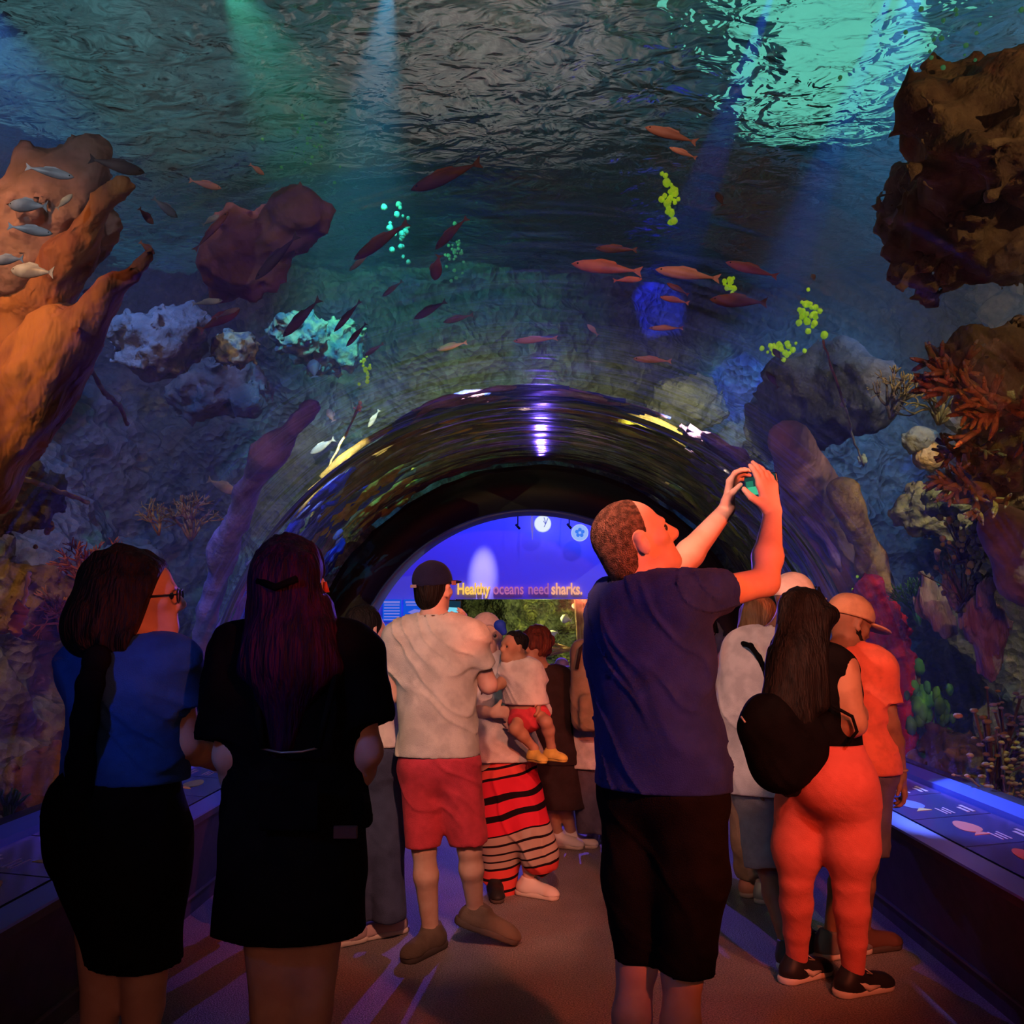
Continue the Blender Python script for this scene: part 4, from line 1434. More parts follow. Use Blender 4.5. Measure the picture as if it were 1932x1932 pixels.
class Person:
    def __init__(s, Y, label, J, fwd, hf, g=1.0, gh=1.0, skin='fair', h=.008, feet=None, hu=None, nose=1.0, girth=1.0, kw=1.0):
        s.Y, s.g, s.h, s.sk, s.girth = Y, g, h, SK[skin], girth
        s.j = {k: (ZP(v[1], v[2], Y + (v[3] if len(v) > 3 else 0)) if v[0] == 'z' else P(v[0], v[1], Y + (v[2] if len(v) > 2 else 0))) for k, v in J.items()}
        j = s.j
        for k_, v_ in (feet or {}).items():
            j[k_] = G(v_[0], v_[1]) + UP * (v_[2] if len(v_) > 2 else .09)
        s.R = frame(fwd, j['nk'] - j['pv'])
        base = j['pv'].copy()
        base[2] = 0
        s.root = empty('person', base, label, 'person')
        s.feet = feet
        s.hd = head_prims(j['hd'], hf, hu, gh, nose)
        s.gh = gh
        s.extra = []

    def torso(s, t=0.0, low=True):
        j, R, g, w = s.j, s.R, s.g, s.girth
        mid = (j['ch'] * .45 + j['pv'] * .55)
        o = [(ell(j['ch'], (.155 * w + t, .112 * w + t, .19 * g + t), R), .05),
             (ell(mid, (.135 * w + t, .105 * w + t, .16 * g + t), R), .08), (ell(j['pv'], (.160 * w + t, .122 * w + t, .13 * g + t), R), .06),
             (cap(j['sl'] * .75 + j['nk'] * .25, j['sr'] * .75 + j['nk'] * .25, .052 * g + t), .06),
             (cap(j['nk'] - R[:, 2] * .02, j['sl'], .045 * g + t, .048 * g + t), .05), (cap(j['nk'] - R[:, 2] * .02, j['sr'], .045 * g + t, .048 * g + t), .05)]
        return o

    def limb_arm(s, side, r=1.0):
        j = s.j
        a, e, w = j['s' + side], j['e' + side], j['w' + side]
        m = e + (w - e) * .35
        g = s.g * r
        return [(cap(a, e, .052 * g, .040 * g), .04), (cap(e, m, .040 * g, .043 * g), .02), (cap(m, w, .043 * g, .026 * g), .02)]

    def limb_leg(s, side, r=1.0):
        j, g = s.j, s.g * r
        h_, k, a = j['h' + side], j['k' + side], j['a' + side]
        back = -s.R[:, 1]
        m = k + (a - k) * .32 + back * .014 * g
        return [(cap(h_, k, .086 * g * s.girth, .053 * g), .05), (cap(k, m, .049 * g, .052 * g), .02), (cap(m, a, .052 * g, .034 * g), .02),
                (cap(a, a + np.array([0, 0, -.05]), .035 * g, .034 * g), .02)]

    def body(s, hands=(), arms='lr', legs='lr', h=None, more=(), legr=1.0, armr=1.0):
        A, S, E, ES, eyes, q, R = s.hd
        so = Sol()
        for p, k in A:
            so.u(p, k)
        for p, k in S:
            so.s(p, k)
        for p, k in E:
            so.u(p, k)
        for p, k in ES:
            so.s(p, k)
        so.u(cap(s.j['nk'] - s.R[:, 2] * .03, q(0, -.02, -.03), .056 * s.g, .054 * s.gh), .03)
        for p, k in s.torso():
            so.u(p, k)
        for a in arms:
            for p, k in s.limb_arm(a, armr):
                so.u(p, k)
        for a in legs:
            for p, k in s.limb_leg(a, legr):
                so.u(p, k)
        for hd in hands:
            for p, k in hd:
                so.u(p, k)
        for p, k in more:
            so.u(p, k)
        o = so.obj('body', s.sk, s.root, h or s.h)
        for c, r in eyes:
            b = Sol().u(ell(c, (r, r, r)), .01)
            b.obj('eye', EYE, s.root, .0045)
        return o

    def tee(s, m, hem_px, sleeves, t=.018, name='shirt', amp=.010, seed=1, hem_tilt=(0, 0), barrel=None, f=(9, 9, 7), sr_=.066, neck=True, h=None, keep=None):
        """hem_px: height of the hem; sleeves: {'l': (fraction of upper arm, radius)}"""
        j, R = s.j, s.R
        so = Sol()
        for p, k in s.torso(t):
            so.u(p, k)
        for a, (fr, r) in sleeves.items():
            if fr <= 1:
                e = j['s' + a] + (j['e' + a] - j['s' + a]) * fr
                so.u(cap(j['s' + a], e, r * 1.06, r, cut=1), .05)
            else:
                e = j['e' + a] + (j['w' + a] - j['e' + a]) * (fr - 1)
                so.u(cap(j['s' + a], j['e' + a], r * 1.06, r, cut=0), .05)
                so.u(cap(j['e' + a], e, r, r * .8, cut=1), .04)
        if barrel:
            r0, r1, fl = barrel
            dn = j['pv'] - R[:, 2] * .12
            d2 = j['pv'] - R[:, 2] * .34
            so.u(cap(j['ch'], dn, r0, r1, flat=(R[:, 1], fl)), .08).u(cap(dn, d2, r1, r1, flat=(R[:, 1], fl)), .05)
        else:
            dn = j['pv'] - R[:, 2] * .2
            so.u(cap(j['pv'], dn, .16 * s.girth + t, .165 * s.girth + t, flat=(R[:, 1], .78)), .06)
        so.d(crease(amp, f, seed), amp * 1.6)
        so2 = Clip(so, half((0, 0, hem_px), (hem_tilt[0], hem_tilt[1], -1)))
        if neck:
            so2.minus.append(cap(j['nk'] + R[:, 2] * .012, j['nk'] + R[:, 2] * .14 + R[:, 1] * .02, .074 * s.g, .10))
        for x in (keep or []):
            so2.inter.append(x)
        return so2.obj(name, m, s.root, h or s.h)

    def legs_cloth(s, m, rows, name='shorts', t=.014, top=None, amp=.008, seed=2, f=(8, 8, 6), h=None, hips=1.0):
        """rows: per leg, list of (point, radius); last end is cut flat"""
        so = Sol()
        j, R = s.j, s.R
        so.u(ell(j['pv'], ((.160 * s.girth + t) * hips, (.125 * s.girth + t) * hips, .14 + t), R), .05)
        for pts in rows:
            for i, ((a, ra), (b, rb)) in enumerate(zip(pts, pts[1:])):
                so.u(cap(a, b, ra, rb, cut=1 if i == len(pts) - 2 else 0), .06 if i == 0 else .03)
        so.d(crease(amp, f, seed), amp * 1.6)
        c = Clip(so, half((0, 0, top if top else j['pv'][2] + .12), (0, 0, 1)))
        return c.obj(name, m, s.root, h or s.h)

    def shoe(s, g, d, m, ms, L=.27, lift=0.0, pitch=0.0, h=.006, low=True, name='shoe', more=None):
        d = nrm(np.array([d[0], d[1], 0.0]))
        side = np.cross(d, UP)
        dd = nrm(d * math.cos(pitch) - UP * math.sin(pitch))
        uu = np.cross(side, dd)
        g = np.array(g, float) + UP * lift
        k = L / .27

        def q(a, b, c=0):
            return g + (dd * a + uu * b + side * c) * k
        so = Sol().u(cap(q(-.045, .045), q(.135, .036), .047 * k, .037 * k), .03).u(ell(q(.15, .03), np.array([.045, .055, .034]) * k, np.column_stack([side, dd, uu])), .03)
        so.u(cap(q(-.014, .05), q(-.006, .112), .047 * k, .045 * k, cut=1), .04)
        so.u(cap(q(.03, .06), q(.10, .045), .03 * k, .03 * k), .03)
        c = Clip(so, half(q(0, .022), -uu))
        o = c.obj(name, m, s.root, h)
        b = Sol().u(cap(q(-.05, .02), q(.155, .02), .051 * k, .044 * k), .02)
        b = Clip(b, half(q(0, .030), uu))
        b.inter.append(half(q(0, 0.0), -uu))
        x = b.obj('sole', ms, o, h)
        if more:
            mb = MB()
            for t in (.035, .055, .075, .095):
                mb.tube([q(t, .088 - t * .28, -.020), q(t + .006, .094 - t * .28, 0), q(t, .088 - t * .28, .020)], .0035, 5)
            mb.tube([q(.02, .095, .0), q(.0, .120, -.03), q(.05, .10, -.045), q(.03, .09, -.01)], .003, 5)
            mb.tube([q(.02, .095, .0), q(.01, .125, .03), q(.06, .09, .045), q(.03, .09, .01)], .003, 5)
            mb.build('laces', more, o, True)
            for c_ in (-1, 1):
                mb = MB()
                mb.tube([q(.10, .035, c_ * .040), q(.04, .035, c_ * .046), q(-.01, .062, c_ * .043), q(-.055, .066, c_ * .026)], [.006, .013, .012, .008], 6)
                mb.build('side_stripe', more, o, True)
        return o

    def cap_(s, m, tilt=0.0, brim=.075, name='cap', mb=None, h=None, turn=0.0, big=1.0):
        q, R = s.hd[5], s.hd[6]
        g = s.gh * big
        f = nrm(R[:, 1] * math.cos(turn) + R[:, 0] * math.sin(turn))
        Rt = frame(f, R[:, 2])
        so = Sol().u(ell(q(0, -.010, .045), np.array([.086, .106, .090]) * g, R), .02)
        so.d(lambda p: .002 * vnoise(p, 30, 4), .003)
        c = Clip(so, half(q(0, .0, .028), nrm(-R[:, 2] + f * .10)))
        o = c.obj(name, m, s.root, h or s.h)
        bs = Sol().u(ell(q(0, 0, .034) + f * (.085 + brim * .45) * g, np.array([.070, brim, .010]) * g, Rt), .01)
        bc = Clip(bs, half(q(0, 0, .034) + f * .07 * g, -f))
        bc.obj('brim', mb or m, o, (h or s.h) * .6)
        return o


class Clip:
    """a soft solid cut by crisp planes"""
    def __init__(s, sol, pl):
        s.sol, s.inter, s.minus = sol, [pl], []

    def obj(s, name, m, parent, h):
        S, I, Mn = s.sol, s.inter, s.minus
        disp, amp = S.disp, S.amp
        base = S.ev

        def ev(p, reach=None):
            d = base(p, reach)
            for f, _, _ in I:
                d = np.maximum(d, f(p))
            for f, _, _ in Mn:
                d = np.maximum(d, -f(p))
            return d
        S.ev = ev
        o = S.obj(name, m, parent, h)
        return o


CROP = mat('hair_cropped', (.12, .075, .055), .7, (.30, .17, .12), 60, 1.0, 260, spec=.2)
EYE = mat('eye_dark', (.05, .04, .04), .15, spec=.8)
CL = {
    'blue': cloth('cloth_blue', (.028, .05, .27)), 'brightblue': cloth('cloth_bright_blue', (.03, .13, .52)), 'black': cloth('cloth_black', (.0045, .004, .0045), (.007, .006, .007)),
    'cream': cloth('cloth_cream', (.74, .70, .60)), 'red': cloth('cloth_red', (.72, .07, .10)), 'pants': cloth('cloth_coral', (.78, .17, .14), (.72, .15, .12)),
    'white': cloth('cloth_white', (.80, .76, .72)), 'jean': cloth('cloth_denim', (.07, .09, .17)), 'greyjean': cloth('cloth_grey_denim', (.14, .12, .17)), 'tan': cloth('cloth_tan', (.40, .27, .17)),
    'coral': cloth('cloth_orange_red', (.85, .20, .12)), 'lightgrey': cloth('cloth_light_grey', (.42, .42, .40)), 'pink': cloth('cloth_pink', (.75, .32, .28)),
    'coat': cloth('cloth_dark_coat', (.05, .03, .03)), 'navy': cloth('cloth_navy', (.015, .018, .06)), 'charcoal': cloth('cloth_charcoal', (.007, .0065, .0065), (.010, .009, .009)),
    'capwhite': cloth('cap_white', (.90, .82, .70)), 'captan': cloth('cap_tan', (.62, .38, .22)), 'olive': cloth('shoe_olive', (.17, .13, .10)), 'scarf': cloth('scarf_pale', (.85, .62, .58)),
    'yellow': cloth('cloth_yellow', (.85, .60, .12)),
}
SOLE = mat('sole_white', (.75, .66, .58), .6)
SOLED = mat('sole_dark', (.10, .08, .07), .7)
PH = mat('phone_black', (.01, .01, .012), .3, spec=.6)


def strand(amp, fx=70, fz=5, seed=0, wav=.0):
    def fn(p):
        q = p.copy()
        if wav:
            q[:, 0] += wav * np.sin(p[:, 2] * 40)
            q[:, 1] += wav * np.cos(p[:, 2] * 33)
        return amp * vnoise(q, (fx, fx, fz), seed) + amp * .8 * vnoise(q, (fx * .35, fx * .35, fz), seed + 1)
    return fn


def phone(c, long_, nrm_, size=(.075, .038, .005), label='', screen=(.2, .7, .5), blocks=None):
    l = nrm(long_)
    n = nrm(np.array(nrm_) - l * np.dot(nrm_, l))
    w = np.cross(n, l)
    R = np.column_stack([l, w, n])
    root = empty('phone', c, label, 'phone')
    Sol().u(rbox(c, size, R, .004), .01).obj('casing', PH, root, .0035)
    MB().box(np.array(c) + n * (size[2] + .0006), (size[0] * .93, size[1] * .92, .0006), R).build('screen', glow('phone_screen', screen, 1.0), root)
    if blocks:
        for k, (u, v, a, b, col) in enumerate(blocks):
            MB().box(np.array(c) + n * (size[2] + .0016) + l * u + w * v, (a, b, .0005), R).build('screen_image', glow('phone_image', col, 1.0), root)
    return root


# ------------------------------------------------------------------ 1: tall man with a raised phone
def man_front():
    Y = 3.05
    J = dict(hd=(1199, 1024, .02), nk=(1200, 1108, .02), ch=(1222, 1225, .03), pv=(1250, 1460, .03), sl=(1165, 1142, .13), sr=(1283, 1136, -.10),
             er=(1443, 1098, .06), wr=(1458, 968, .22), el=(1262, 1092, .30), wl=(1372, 960, .43),
             hl=(1203, 1520, .07), hr=(1298, 1520, -.03), kl=(1200, 1830, .05), kr=(1288, 1842, -.02), al=('z', 1192, .09, .06), ar=('z', 1290, .09, 0))
    p = Person(Y, 'tall man in blue tee and black shorts lifting a phone with both hands', J, (.62, .78, 0), (.88, .16, .40), 1.08, 1.13, 'fair', .006, girth=1.14, nose=1.25)
    j = p.j
    hr = hand(j['wr'], (-.16, .05, 1), (-.55, .8, .15), (-1, -.5, 0), 1.10, .20, .25, .10)
    hl = hand(j['wl'], (.18, -.05, 1), (.9, -.35, .1), (.5, -.9, -.1), 1.06, .50, .5, .04)
    p.body([hr, hl], h=.0055)
    q, R = p.hd[5], p.hd[6]
    # cropped hair: a skin-close shell over back and crown
    s = Sol().u(ell(q(0, -.014, .033), np.array([.0785, .0985, .0905]) * 1.13, R), .02).u(ell(q(0, -.055, -.045), np.array([.060, .050, .060]) * 1.13, R), .04)
    s.d(lambda x: .0012 * vnoise(x, 150, 2), .002)
    c = Clip(s, half(q(0, .020, .02), nrm(R[:, 1] * 1.0 + R[:, 2] * -.15)))
    c.inter.append(half(q(0, -.02, -.075), nrm(-R[:, 2])))
    c.minus.append(ell(q(.085, -.004, -.006), (.03, .032, .045), R))
    c.minus.append(ell(q(-.085, -.004, -.006), (.03, .032, .045), R))
    c.obj('hair', CROP, p.root, .005)
    hem = P(1255, 1487, Y)[2]
    p.tee(CL['blue'], hem, {'r': (.50, .072), 'l': (.45, .070)}, t=.022, amp=.012, seed=4, barrel=(.176, .192, .80), f=(9, 9, 8), h=.0065)
    kl, kr = j['kl'], j['kr']
    p.legs_cloth(CL['charcoal'], [[(j['hl'], .112), (P(1200, 1660, Y + .06), .100), (P(1203, 1812, Y + .05), .068)],
                                  [(j['hr'], .118), (P(1303, 1660, Y - .02), .108), (P(1291, 1830, Y - .02), .086)]], t=.02, amp=.006, seed=6, top=hem + .004, hips=1.0, h=.008)
    for a, x in (('al', 1), ('ar', 1)):
        g = j[a].copy()
        g[2] = 0
        p.shoe(g, (.5, .8), CL['charcoal'], SOLED, .30, h=.009)
    phone(P(1437, 917, Y + .31), (.66, -.75, .04), (-.72, -.66, -.12), (.066, .038, .005), 'phone held up high by the man in the blue tee', (.015, .05, .05),
          [(-.026, -.012, .026, .014, sr(70, 190, 140)), (-.042, .012, .014, .010, sr(40, 120, 95)), (.01, .01, .02, .012, sr(25, 80, 70))])
    return p


# ------------------------------------------------------------------ 2: purple-haired woman, back to us
def woman_purple():
    Y = 2.75
    J = dict(hd=(552, 1098, .02), nk=(560, 1205, 0), ch=(560, 1320, .02), pv=(560, 1540, .02), sl=(455, 1238, 0), sr=(655, 1238, 0),
             el=(432, 1425, -.02), wl=(475, 1530, .12), er=(692, 1418, -.02), wr=(648, 1515, .12),
             hl=(510, 1600, 0), hr=(600, 1600, 0), kl=('z', 512, .50), kr=('z', 588, .50), al=('z', 518, .09), ar=('z', 585, .09))
    p = Person(Y, 'woman with long purple hair and black pinafore dress, seen from behind', J, (.12, 1, 0), (.45, .88, .0), 1.02, 1.0, 'fair', .008, girth=1.08)
    j = p.j
    p.body([hand(j['wl'], (.5, .8, -.1), (.4, 0, -1), (0, .2, 1)), hand(j['wr'], (-.5, .8, -.1), (-.4, 0, -1), (0, .2, 1))])
    q, R = p.hd[5], p.hd[6]
    s = Sol().u(ell(q(0, -.012, .036), (.090, .108, .098), R), .03)
    s.u(ell(P(510, 1100, Y - .06), (.055, .06, .06)), .05)
    s.u(cap(P(545, 1090, Y - .08), P(545, 1250, Y - .12), .085, .098, flat=((0, 1, 0), .6)), .05)
    s.u(cap(P(545, 1230, Y - .12), P(530, 1400, Y - .13), .098, .04, flat=((0, 1, 0), .55)), .05)
    s.u(cap(P(600, 1150, Y - .03), P(630, 1260, Y - .10), .045, .03), .05)
    s.u(cap(P(500, 1160, Y - .05), P(470, 1260, Y - .10), .05, .03), .05)
    s.d(strand(.006, 60, 4, 3, .006), .012)
    s.obj('hair', H_['purple'], p.root, .006)
    MB().tube([P(487, 1096, Y - .12), P(520, 1108, Y - .15), P(560, 1092, Y - .16)], .010, 8).build('hair_tie', CL['black'], p.root, True)
    MB().tube([P(613, 1098, Y - .03), P(616, 1118, Y - .03)], [.005, .009], 8).build('earring', mat('earring_red', (.75, .12, .08), .3), p.root, True)
    p.tee(CL['black'], P(560, 1560, Y)[2], {'l': (.85, .092), 'r': (.74, .090)}, t=.02, amp=.010, seed=11, barrel=(.170, .175, .72), neck=False)
    # pinafore: bib, straps, flared skirt
    hem = P(550, 1752, Y)[2]
    s = Sol().u(cap(P(560, 1400, Y), P(548, 1580, Y), .158, .172, flat=(R_y(), .78)), .05).u(cap(P(553, 1560, Y), P(545, 1760, Y), .180, .205, flat=(R_y(), .80)), .08)
    s.d(crease(.012, (9, 9, 2.5), 12), .02)
    c = Clip(s, half((0, 0, hem), (0, .0, -1)))
    c.inter.append(half((0, 0, P(560, 1408, Y)[2]), (0, 0, 1)))
    dr = c.obj('dress', CL['charcoal'], p.root, .008)
    zz = MB()
    zz.tube([P(492, 1412, Y - .16), P(530, 1420, Y - .175), P(570, 1418, Y - .175), P(604, 1410, Y - .165)], .003, 6)
    zz.build('zip', mat('zip_metal', (.5, .42, .36), .35, metal=.6), dr, True)
    for a, b in (((497, 1412), (480, 1300)), ((600, 1412), (640, 1250))):
        zz = MB()
        zz.tube([P(a[0], a[1], Y - .165), P((a[0] + b[0]) / 2, (a[1] + b[1]) / 2, Y - .16), P(b[0], b[1], Y - .10)], .010, 6)
        zz.build('strap', CL['charcoal'], dr, True)
    MB().box(P(545, 1520, Y - .185), (.075, .006, .06)).build('pocket', CL['black'], dr, bevel=.004)
    MB().box(P(652, 1570, Y - .155), (.030, .006, .016)).build('patch', mat('patch_brown', (.10, .05, .04), .7), dr, bevel=.003)
    # shoulder print: a few slanted strokes reading ns
    t = text('NS', P(620, 1264, Y - .100), .05, mat('print_rose', (.45, .20, .16), .7), p.root, .001, 'shirt_print', .002, (PI / 2, .12, .25))
    for a in ('al', 'ar'):
        g = j[a].copy()
        g[2] = 0
        p.shoe(g, (0, 1), CL['black'], SOLED, .25, h=.010)
    # small gold clip on the shoulder
    return p


def R_y():
    return np.array([0, 1.0, 0])


# ------------------------------------------------------------------ 3: woman with wavy brown hair, profile
def woman_wavy():
    Y = 2.85
    J = dict(hd=(268, 1130, .04), nk=(252, 1228, 0), ch=(245, 1330, .02), pv=(235, 1540, .02), sl=(160, 1262, .06), sr=(322, 1262, -.04),
             er=(352, 1400, -.02), wr=(408, 1438, .16), el=(300, 1400, .26), wl=(366, 1300, .36),
             hl=(195, 1600, .03), hr=(280, 1600, -.01), kl=('z', 192, .47, .02), kr=('z', 272, .47), al=('z', 190, .09, .02), ar=('z', 268, .09))
    p = Person(Y, 'woman with wavy brown hair and glasses in a blue tee, turned right', J, (.62, .78, 0), (.97, .20, .03), 1.0, 1.03, 'fair', .008, girth=1.12)
    j = p.j
    p.body([hand(j['wr'], (.7, .6, -.1), (-.3, .3, -1), (-.2, .6, .6), .95, .5), hand(j['wl'], (-.12, .05, 1), (-.9, .3, .1), (0, -1, .2), .95, .35)])
    q, R = p.hd[5], p.hd[6]
    s = Sol().u(ell(q(0, -.028, .036), (.096, .108, .10), R), .03)
    s.u(ell(P(235, 1140, Y + .02), (.125, .12, .12)), .08).u(ell(P(192, 1190, Y + .02), (.115, .11, .09)), .08).u(ell(P(262, 1212, Y - .03), (.095, .09, .07)), .06)
    s.u(ell(P(215, 1100, Y + .04), (.09, .09, .09)), .06)
    s.d(strand(.011, 30, 12, 5, .016), .026)
    c = Clip(s, half(q(0, .034, 0), nrm(R[:, 1] - .35 * R[:, 2])))
    c.obj('hair', H_['brown'], p.root, .006)
    gl = MB()
    for e in (-1, 1):
        gl.tube([q(e * .034 + .026 * math.cos(t), .102, .006 + .020 * math.sin(t)) for t in np.linspace(0, 2 * PI, 17)], .0026, 6)
        gl.tube([q(e * .060, .100, .008), q(e * .078, .06, .006), q(e * .082, .0, .004)], .0024, 6)
    gl.tube([q(-.008, .104, .008), q(.008, .104, .008)], .0024, 6)
    gl.build('glasses', PH, p.root, True)
    p.tee(CL['brightblue'], P(240, 1470, Y)[2], {'l': (.6, .078), 'r': (.55, .082)}, t=.02, amp=.013, seed=21, barrel=(.165, .18, .82), h=.007)
    hem = P(260, 1812, Y)[2]
    s = Sol().u(cap(P(235, 1440, Y), P(232, 1620, Y), .165, .190, flat=(p.R[:, 1], .85)), .05).u(cap(P(232, 1600, Y), P(255, 1830, Y), .185, .135, flat=(p.R[:, 1], .85)), .08)
    s.d(crease(.010, (8, 8, 3), 22), .018)
    c = Clip(s, half((0, 0, hem), (0, 0, -1)))
    c.inter.append(half((0, 0, P(240, 1435, Y)[2]), (0, 0, 1)))
    c.obj('skirt', CL['charcoal'], p.root, .008)
    # dark bag hanging at her back on a wide strap
    root = empty('shoulder_bag', P(150, 1560, Y - .04), 'black shoulder bag at the back of the wavy-haired woman', 'bag')
    s = Sol().u(ell(P(148, 1560, Y - .02), (.095, .11, .17)), .03).d(crease(.008, (7, 7, 5), 23), .014)
    s.obj('pouch', CL['black'], root, .009)
    b = MB()
    pts = [P(152, 1440, Y - .16), P(160, 1360, Y - .20), P(170, 1290, Y - .20), P(182, 1245, Y - .14), P(195, 1222, Y - .04)]
    s = Sol()
    for a, b_ in zip(pts, pts[1:]):
        s.u(cap(a, b_, .036, .036, flat=((0, 1, 0), .5)), .02)
    s.u(cap(P(150, 1500, Y - .14), pts[0], .045, .036, flat=((0, 1, 0), .5)), .03)
    s.obj('strap', CL['black'], root, .008)
    MB().tube([q_ for q_ in (j['wl'] + UP * -.012 + np.array([.03 * math.cos(t), .03 * math.sin(t), 0]) for t in np.linspace(0, 2 * PI, 17))], .007, 6).build('watch_band', PH, p.root, True)
    for a in ('al', 'ar'):
        g = j[a].copy()
        g[2] = 0
        p.shoe(g, (.5, .8), CL['black'], SOLED, .25, h=.010)
    return p


# ------------------------------------------------------------------ 4: man in a cap and red shorts
def man_cap():
    Y = 4.74
    gl, gr = G(814, 1800), G(905, 1788)
    J = dict(hd=(818, 1113, .02), nk=(820, 1168, 0), ch=(822, 1245, .02), pv=(828, 1430, 0), sl=(752, 1204, 0), sr=(888, 1204, 0),
             el=(738, 1310, .02), wl=(800, 1270, .25), er=(921, 1292, .06), wr=(880, 1205, .30),
             hl=(795, 1450, 0), hr=(862, 1450, 0), kl=(800, 1600, 0), kr=(886, 1600, .02), al=(812, 1752, .0), ar=(900, 1735, .04))
    p = Person(Y, 'man in black cap, cream tee and red shorts, walking away with a phone', J, (-.05, 1, 0), (.42, .9, .05), 1.05, 1.02, 'fair', .008, girth=1.02, feet=dict(al=(812, 1794), ar=(896, 1786, .17)))
    j = p.j
    p.body([hand(j['wr'], (-.05, .1, 1), (-.9, .2, 0), (0, 1, .1), 1, .3), hand(j['wl'], (.6, .3, .7), (.2, .2, -1), (0, 0, 1), 1, .5)], legr=1.02)
    q, R = p.hd[5], p.hd[6]
    s = Sol().u(ell(q(0, -.014, .028), np.array([.079, .099, .088]) * 1.03, R), .02).u(ell(q(0, -.06, -.04), (.058, .045, .055), R), .04).d(lambda x: .001 * vnoise(x, 120, 2), .002)
    c = Clip(s, half(q(0, -.01, 0), nrm(R[:, 1])))
    c.obj('hair', H_['black'], p.root, .007)
    o = p.cap_(CL['navy'], h=.007, big=1.03)
    lb = MB().box(q(-.030, -.128, .020), (.015, .003, .007), R).build('strap_label', mat('label_grey', (.30, .26, .26), .6), o)
    MB().box(q(.088, .035, .030), (.003, .016, .010), R).build('emblem', mat('label_rose', (.45, .20, .20), .6), o)
    hem = P(822, 1424, Y)[2]
    p.tee(CL['cream'], hem, {'l': (.62, .070), 'r': (.62, .070)}, t=.022, amp=.013, seed=31, barrel=(.166, .170, .74), f=(7, 7, 9), h=.0075)
    p.legs_cloth(CL['red'], [[(j['hl'], .105), (P(798, 1597, Y), .080)], [(j['hr'], .108), (P(884, 1590, Y + .02), .086)]], t=.012, amp=.008, seed=33, top=hem + .004, h=.008)
    p.shoe(G(812, 1794), (-.25, -.5), CL['olive'], SOLED, .29, h=.007)
    p.shoe(G(896, 1786), (.9, .1), CL['olive'], SOLED, .29, lift=.075, pitch=.36, h=.007)
    phone(P(856, 1160, Y + .36), (.05, -.05, 1), (-.15, -1, .1), (.075, .037, .005), 'phone with bright screen held by the man in the black cap', sr(20, 50, 70),
          [(.025, 0, .012, .030, sr(120, 215, 240)), (-.005, .014, .020, .012, sr(90, 180, 220)), (-.030, .002, .016, .018, sr(150, 170, 250)), (-.045, -.014, .012, .012, sr(150, 210, 230))])
    return p


